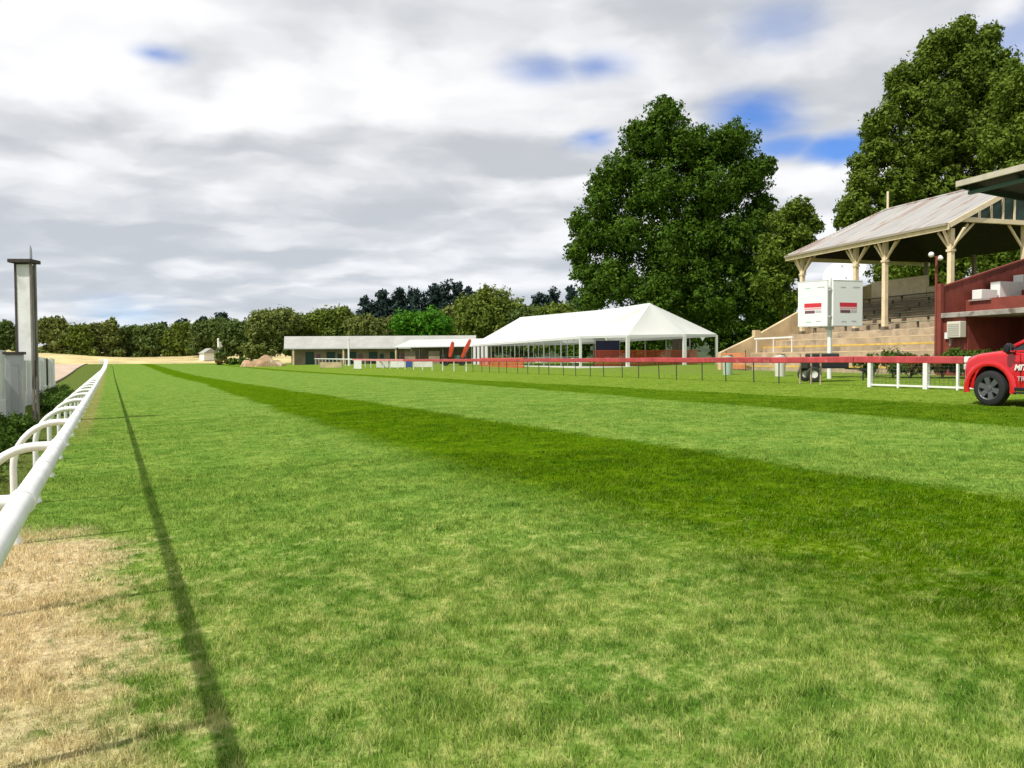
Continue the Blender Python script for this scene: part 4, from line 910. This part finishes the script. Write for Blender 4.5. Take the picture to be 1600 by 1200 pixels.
# boards and small things along the far rail
blu = mat('board_blue', (.05, .09, .30), .5); pale = mat('board_pale', (.66, .66, .60), .5, var=.1, vscale=1); tan = mat('board_tan', (.50, .40, .24), .6, var=.2, vscale=1)
for (x0, x1, y0, y1, d, m_, lab) in ((553, 565, 563, 578, 92, panel_w, 'small square white board under the rail in front of the stable block'), (588, 607, 564, 577, 96, pale, 'pale board under the rail, left of three'), (609, 632, 564, 577, 95, panel_w, 'wide white board under the rail left of the blue one'),
        (634, 644, 563, 576, 94, blu, 'narrow blue board under the rail left of the mower'), (646, 676, 565, 578, 93, pale, 'wide pale board under the rail right of the blue one'), (500, 534, 566, 576, 104, tan, 'tan board under the rail at the left end of the stable block')):
    A_, B_ = at(x0, y1, d), at(x1, y1, d); z0 = zg(A_.x, A_.y); hh = max(.7, at(x0, y0, d).z - z0); dv = B_ - A_; w_ = Vector((dv.x, dv.y)).length
    t = empty('advertising_board', (A_.x, A_.y, z0), math.atan2(dv.y, dv.x), lab, 'board', 'boards along the far rail')
    MB().box(0, w_, -.03, .03, .08, hh).build('face', m_, t); MB().box(.05, .12, .03, .4, 0, .5).build('foot', dkpost, t); MB().box(w_ - .12, w_ - .05, .03, .4, 0, .5).build('foot', dkpost, t)
q = at(412, 562, 128); md = empty('dirt_mound', (q.x, q.y, zg(q.x, q.y)), 0, 'low mound of tan and orange soil left of the stable block', 'mound')
mb = MB(); n1, n2 = 28, 16
for j in range(n2 + 1):
    for i in range(n1 + 1):
        x = -3.6 + 7.2 * i / n1; y_ = -2 + 4 * j / n2; r_ = max(0, 1 - (x / 3.6) ** 2 - (y_ / 2) ** 2)
        mb.v.append((x, y_, -.15 + 1.75 * r_ ** .45 * (.8 + .25 * math.sin(x * 1.7 + 1) + .12 * math.sin(x * 4.1 + y_ * 3)) + random.uniform(-.05, .05)))
mb.f = [(j * (n1 + 1) + i, j * (n1 + 1) + i + 1, (j + 1) * (n1 + 1) + i + 1, (j + 1) * (n1 + 1) + i) for j in range(n2) for i in range(n1)]
mb.build('heap', mat('soil', (.36, .23, .13), .95, var=.25, vscale=.8, bump=.5, bscale=4, dirt=(.42, .34, .22), dscale=.6, dlo=.48, dhi=.6), md)
for i, (px, lab) in enumerate(((366, 'dark low bush at the foot of the tan mound, left'), (382, 'dark low bush at the foot of the tan mound, right'), (348, 'brownish scrub at the right end of the pale dry bank'))):
    q = at(px, 566, 150); shrub(q.x, q.y, 1.2, 1.9, lab, 'shrub' if i < 2 else 'red', 700, .22, zb=zg(q.x, q.y))
q = at(338, 556, 214); hs_ = empty('cottage', (q.x, q.y, 2.0), .2, 'tiny white cottage with tall chimney among the far trees', 'cottage')
MB().box(-3.2, .5, 0, 4, 0, 2.0).build('wall', white, hs_); MB().prism([(-3.5, 1.95), (.8, 1.95), (-1.4, 3.3)], 1, -.3, 4.3).build('roof', roof_grey, hs_)
MB().box(.55, 1.5, -.3, .7, 0, 6.0).build('chimney', white, hs_)

# small dark trailer parked behind the rail
q = at(1288, 590, 33.5); tr = empty('utility_trailer', (q.x, q.y, zg(q.x, q.y)), -.5, 'small black utility trailer with pale wheel hub behind the red rail', 'trailer')
MB().box(-.85, .85, -.45, .45, .55, 1.0).build('tray', mat('trailer_black', (.015, .017, .02), .5), tr, bevel=.03); MB().box(-.7, .5, -.35, .35, 1.0, 1.18).build('load', mdk, tr, bevel=.05)
MB().beam((.85, 0, .55), (1.7, 0, .5), .07, .07).build('drawbar', mdk, tr); MB().beam((1.6, 0, .5), (1.6, 0, 0), .05, .05).build('jockey_stand', mdk, tr)
for s in (-1, 1):
    wh = MB(); wh.lathe([(.17, -.09), (.28, -.09), (.31, -.04), (.31, .04), (.28, .09), (.17, .09)], 20, 0); o = wh.build('wheel', mdk, tr, smooth=True); o.location = (-.62, .55 * s, .31); o.rotation_euler = (0, 0, math.pi / 2)
    hb = MB(); hb.lathe([(0, -.05), (.15, -.06), (.18, -.03), (.18, .03), (.15, .06), (0, .05)], 16, 0); hb.build('hub', panel_w, o, smooth=True)
for (px, d, lab) in ((1137, 44, 'pale green bin behind the red rail at the end of the marquee'), (1219, 40, 'small pale bin behind the red rail in front of the terrace')):
    q = at(px, 566, d); bn = empty('bin', (q.x, q.y, zg(q.x, q.y)), .3, lab, 'bin'); MB().lathe([(0, 0), (.24, 0), (.29, .95), (.31, .96), (.31, 1.02), (0, 1.06)], 16, 2).build('body', mat('bin_green', (.40, .50, .42), .5) if px == 1137 else pale, bn, smooth=True)
    MB().box(.26, .34, -.1, .1, .6, 1.1).build('handle', mdk, bn)

# ------------------------------------------------------------------ red pickup at the right edge
car_red = mat('car_red', (.58, .006, .012), .25, spec=.5, coat=.7); blk = mat('black_plastic', (.012, .012, .013), .5); tyre_m = mat('tyre', (.018, .018, .019), .85, bump=.3, bscale=30)
rim_m = mat('alloy', (.15, .155, .16), .45, .6); glass = mat('dark_glass', (.012, .018, .02), .06, spec=.8); chrome = mat('chrome', (.7, .7, .7), .15, 1.); lampg = mat('lamp_glass', (.55, .55, .55), .1, spec=.8); lampr = mat('tail_red', (.35, .01, .01), .2)
cp = at(1549, 636, 19.3)
HD = Vector((.085, .996)).normalized(); rz = -math.atan2(HD.x, HD.y)
# car frame: +y forward, x to the right; front left wheel (x=-.8, y=1.6) stands on cp
car = empty('pickup', (0, 0, 0), rz, 'bright red pickup parked on the grass at the right picture edge', 'car')
off = Matrix.Rotation(rz, 3, 'Z') @ Vector((-.89, 1.70, 0)); car.location = (cp.x - off.x, cp.y - off.y, zg(cp.x) + .0); car.scale = (1.06, 1.06, 1.06)
WR = .40
def arch(cy, r, n=10): return [(cy + r * math.cos(math.pi - math.pi * i / n), .40 + r * math.sin(math.pi * i / n)) for i in range(n + 1)]
low_line = [(-2.55, .62), (-2.50, .48)] + [(y, z) for y, z in arch(-1.55, .50) if True] + [(-1.0, .36), (0, .34), (1.02, .36)] + arch(1.60, .52) + [(2.24, .38), (2.46, .42)]
up_line = [(2.52, .60), (2.54, .80), (2.50, .96), (2.38, 1.08), (2.0, 1.17), (1.5, 1.22), (1.0, 1.245), (.62, 1.235), (-.2, 1.19), (-1.0, 1.18), (-1.05, 1.20), (-2.50, 1.20), (-2.56, 1.0)]
outline = low_line + up_line
slices = ((0, .0, .05), (.45, .0, .045), (.70, .015, .03), (.82, .04, .01), (.90, .09, -.03), (.93, .14, -.07), (.935, .17, -.10))
body = MB(); n = len(outline); xs_ = [-s[0] for s in slices[::-1]] + [s[0] for s in slices[1:]]; sl = list(slices[::-1]) + list(slices[1:])
for xq, (xa, inset, crown) in zip(xs_, sl):
    for (y, z) in outline:
        yy2, z2 = y, z
        if z > 1.05: z2 = z + crown - (.0 if y > 1 else 0)
        fr_ = max(0, (y - 1.6) / .95); yy2 = y - fr_ ** 1.5 * 1.9 * (abs(xq) / .935) ** 3.2 * .19
        if y < -2.2: yy2 = y + inset * .6
        bulge = 0
        if z < .6 and not (abs(y - 1.6) < .56 or abs(y + 1.55) < .54): bulge = -.05 * (abs(xq) > .8)
        body.v.append((xq + bulge * (1 if xq > 0 else -1), yy2, z2))
ns = len(xs_)
body.f = [(i * n + k, i * n + (k + 1) % n, (i + 1) * n + (k + 1) % n, (i + 1) * n + k) for i in range(ns - 1) for k in range(n)]
def cap_faces(base):
    """sides: fan the outline column wise between lower and upper line"""
    nl, nu = len(low_line), len(up_line); lo = list(range(nl)); up = list(range(n - 1, nl - 1, -1)); fs = []; i = j = 0
    while i < nl - 1 or j < nu - 1:
        yl = outline[lo[i + 1]][0] if i < nl - 1 else 1e9; yu = outline[up[j + 1]][0] if j < nu - 1 else 1e9
        if yl <= yu: fs.append((base + lo[i], base + lo[i + 1], base + up[j])); i += 1
        else: fs.append((base + lo[i], base + up[j + 1], base + up[j])); j += 1
    return fs
body.f += cap_faces(0) + [tuple(reversed(q)) for q in cap_faces((ns - 1) * n)]
body.build('body', car_red, car, smooth=True)
for cy, r in ((1.60, .52), (-1.55, .50)):       # flared arches and dark wheel wells
    for s in (-1, 1):
        fl_ = MB(); k = 14; prof = [(-.012, -.03), (-.012, .008), (.02, .022), (.08, .016), (.13, -.012)]
        for i in range(k + 1):
            a_ = math.pi * (-.06 + 1.12 * i / k)
            for (dr, dx2) in prof: fl_.v.append((s * (.935 + dx2), cy - (r + dr) * math.cos(a_), .40 + (r + dr) * math.sin(a_)))
        m5 = len(prof); fl_.f = [(i * m5 + j, i * m5 + j + 1, (i + 1) * m5 + j + 1, (i + 1) * m5 + j) for i in range(k) for j in range(m5 - 1)]
        fl_.build('wheel_arch', car_red, car, smooth=True)
        wl = MB()
        for i in range(k + 1):
            a_ = math.pi * i / k
            for xq in (.55, .93): wl.v.append((s * xq, cy - (r - .014) * math.cos(a_), .40 + (r - .014) * math.sin(a_)))
        wl.f = [(2 * i, 2 * i + 1, 2 * i + 3, 2 * i + 2) for i in range(k)]
        wl.add([(s * .55, cy - r, .36), (s * .55, cy + r, .36), (s * .55, cy + r, .95), (s * .55, cy - r, .95)], [(0, 1, 2, 3)])
        wl.build('wheel_well', blk, car)
        wt = MB(); wt.lathe([(.26, -.12), (.34, -.125), (.385, -.10), (.40, -.06), (.40, .06), (.385, .10), (.34, .125), (.26, .12)], 36, 0)
        w_ = wt.build('wheel', tyre_m, car, smooth=True); w_.location = (s * .83, cy, .40)
        if s < 0: w_.rotation_euler = (0, 0, math.radians(0))
        rm = MB(); rm.lathe([(.265, s * .12), (.245, s * .105), (.235, s * .02), (.235, -s * .10)], 36, 0)
        for q in range(6):
            a_ = q * math.pi / 3 + .3; ca, sa_ = math.cos(a_), math.sin(a_); tx = Vector((0, -sa_, ca)); rd = Vector((0, ca, sa_))
            vv = []
            for (rr2, hw, xo) in ((.05, .045, .10), (.25, .062, .115)):
                for (e, g_) in ((-1, 0), (1, 0), (1, -.05), (-1, -.05)): vv.append(rd * rr2 + tx * hw * e + Vector((s * (xo + g_), 0, 0)))
            rm.add(vv, [(0, 1, 5, 4), (1, 2, 6, 5), (2, 3, 7, 6), (3, 0, 4, 7), (0, 3, 2, 1), (4, 5, 6, 7)])
        rm.lathe([(0, s * .118), (.06, s * .115), (.075, s * .09), (.075, 0)], 18, 0)
        rm.build('rim', rim_m, w_, smooth=True)
        bd = MB(); bd.lathe([(0, s * .03), (.236, s * .03), (.236, 0)], 24, 0); bd.build('brake_disc', blk, w_)
# cabin: red pillars and roof over dark glass
def cab_x(z): return .86 - (z - 1.18) * .36
cab = [(1.30, 1.23), (.36, 1.74), (-.05, 1.77), (-.55, 1.80), (-1.0, 1.76), (-1.15, 1.70), (-1.35, 1.20)]
gl = MB(); gl.add([(s * (cab_x(z) - .015), y, z - .01) for s in (-1, 1) for y, z in cab], [tuple(range(7)), tuple(range(13, 6, -1))] + [(i, i + 7, (i + 1) % 7 + 7, (i + 1) % 7) for i in range(7)])
gl.build('windows', glass, car)
for s in (-1, 1):
    for (a_, b2, wd) in (((1.34, 1.22), (.34, 1.755), .075), ((-1.37, 1.19), (-1.15, 1.73), .16), ((-.22, 1.19), (-.30, 1.76), .085), ((.34, 1.755), (-.55, 1.80), .07), ((-.55, 1.80), (-1.16, 1.72), .07)):
        MB().beam((s * cab_x(a_[1]), a_[0], a_[1]), (s * cab_x(b2[1]), b2[0], b2[1]), .05, wd, up=(s * .2, 1, .6)).build('pillar', car_red, car, bevel=.015)
    MB().beam((s * .90, .95, 1.205), (s * .90, -1.35, 1.205), .02, .03).build('window_trim', blk, car)
    mr = empty('tmp', (0, 0, 0)); bpy.data.objects.remove(mr)
    mo = MB(); mo.lathe([(0, -.11), (.09, -.10), (.125, -.02), (.12, .05), (.06, .09), (0, .10)], 14, 0); mo.v = [(x * .95, y * .75, z) for x, y, z in mo.v]
    mi = mo.build('mirror', blk if s < 0 else car_red, car, smooth=True); mi.location = (s * 1.06, 1.04, 1.29)
    MB().beam((s * -.20, -.02, -.08), (s * -.02, 0, -.05), .06, .05).build('mirror_arm', blk, mi)
    mg = MB(); mg.add([(-.08, -.085, -.08), (.08, -.085, -.08), (.08, -.085, .08), (-.08, -.085, .08)], [(0, 1, 2, 3)]); mg.build('mirror_glass', chrome, mi)
    hl = MB(); hl.box(-.16, .16, -.05, .05, -.075, .075); h_ = hl.build('headlight', lampg, car, bevel=.03); h_.location = (s * .70, 2.34, .88); h_.rotation_euler = (0, 0, -s * math.radians(28))
    MB().box(s * .88, s * .935, -2.56, -2.45, .75, 1.12).build('tail_light', lampr, car, bevel=.01)
    for y_ in (-.12, -1.1): MB().box(s * .93, s * .965, y_ - .11, y_ + .11, .99, 1.03).build('door_handle', chrome, car, bevel=.01)
    MB().box(s * .80, s * .98, -1.0, 1.0, .30, .34).build('side_step', blk, car, bevel=.015)
    for y_ in (.86, -.22, -1.28): MB().box(s * .9355, s * .9385, y_ - .006, y_ + .006, .45, 1.18).build('door_gap', blk, car)
MB().beam((-.955, 1.02, 1.02), (-.955, -2.3, 1.02), .012, .018).build('swage_line', car_red, car, bevel=.004)
for s in (-1, 1):
    MB().beam((s * .62, .98, 1.262), (s * .58, 2.2, 1.145), .010, .006).build('bonnet_gap', blk, car)
    MB().box(s * .86, s * .945, -.98, 1.0, .36, .44).build('sill', blk, car, bevel=.01)
rf = MB(); rp = [(.36, 1.755), (-.05, 1.79), (-.55, 1.82), (-1.0, 1.78), (-1.17, 1.72)]
for (y, z) in rp:
    for xq in (-1, -.7, 0, .7, 1): rf.v.append((xq * (cab_x(z) + .01), y, z + .03 * (1 - xq * xq)))
rf.f = [(i * 5 + j, i * 5 + j + 1, (i + 1) * 5 + j + 1, (i + 1) * 5 + j) for i in range(4) for j in range(4)]
o = rf.build('roof', car_red, car, smooth=True); o.modifiers.new('t', 'SOLIDIFY').thickness = .03
MB().box(-.45, .45, 2.48, 2.545, .62, .92).build('grille', blk, car, bevel=.02); MB().box(-.5, .5, 2.40, 2.50, .42, .58).build('front_bumper', blk, car, bevel=.03)
MB().box(-.8, .8, -2.68, -2.55, .48, .66).build('rear_bumper', chrome, car, bevel=.03)
MB().box(-.75, .75, -2.45, -1.45, 1.195, 1.215).build('tray_cover', blk, car)
def lettering(txt, size, loc, m_, shear=0., bold=0.):
    c_ = bpy.data.curves.new('lettering', 'FONT'); c_.body = txt; c_.size = size; c_.extrude = .002; c_.shear = shear; c_.offset = bold
    o = bpy.data.objects.new('tmp_text', c_); COL.objects.link(o); dg = bpy.context.evaluated_depsgraph_get(); me = bpy.data.meshes.new_from_object(o.evaluated_get(dg)); bpy.data.objects.remove(o)
    me.materials.clear(); me.materials.append(m_); q = link_mesh('lettering', me, car)
    q.matrix_local = Matrix.Translation(loc) @ Matrix(((0, 0, -1, 0), (-1, 0, 0, 0), (0, 1, 0, 0), (0, 0, 0, 1)))
    return q
lettering('MIT', .17, (-.942, 1.0, .82), panel_w, .25, .006); lettering('TR', .15, (-.942, .93, .58), sgy, 0.)
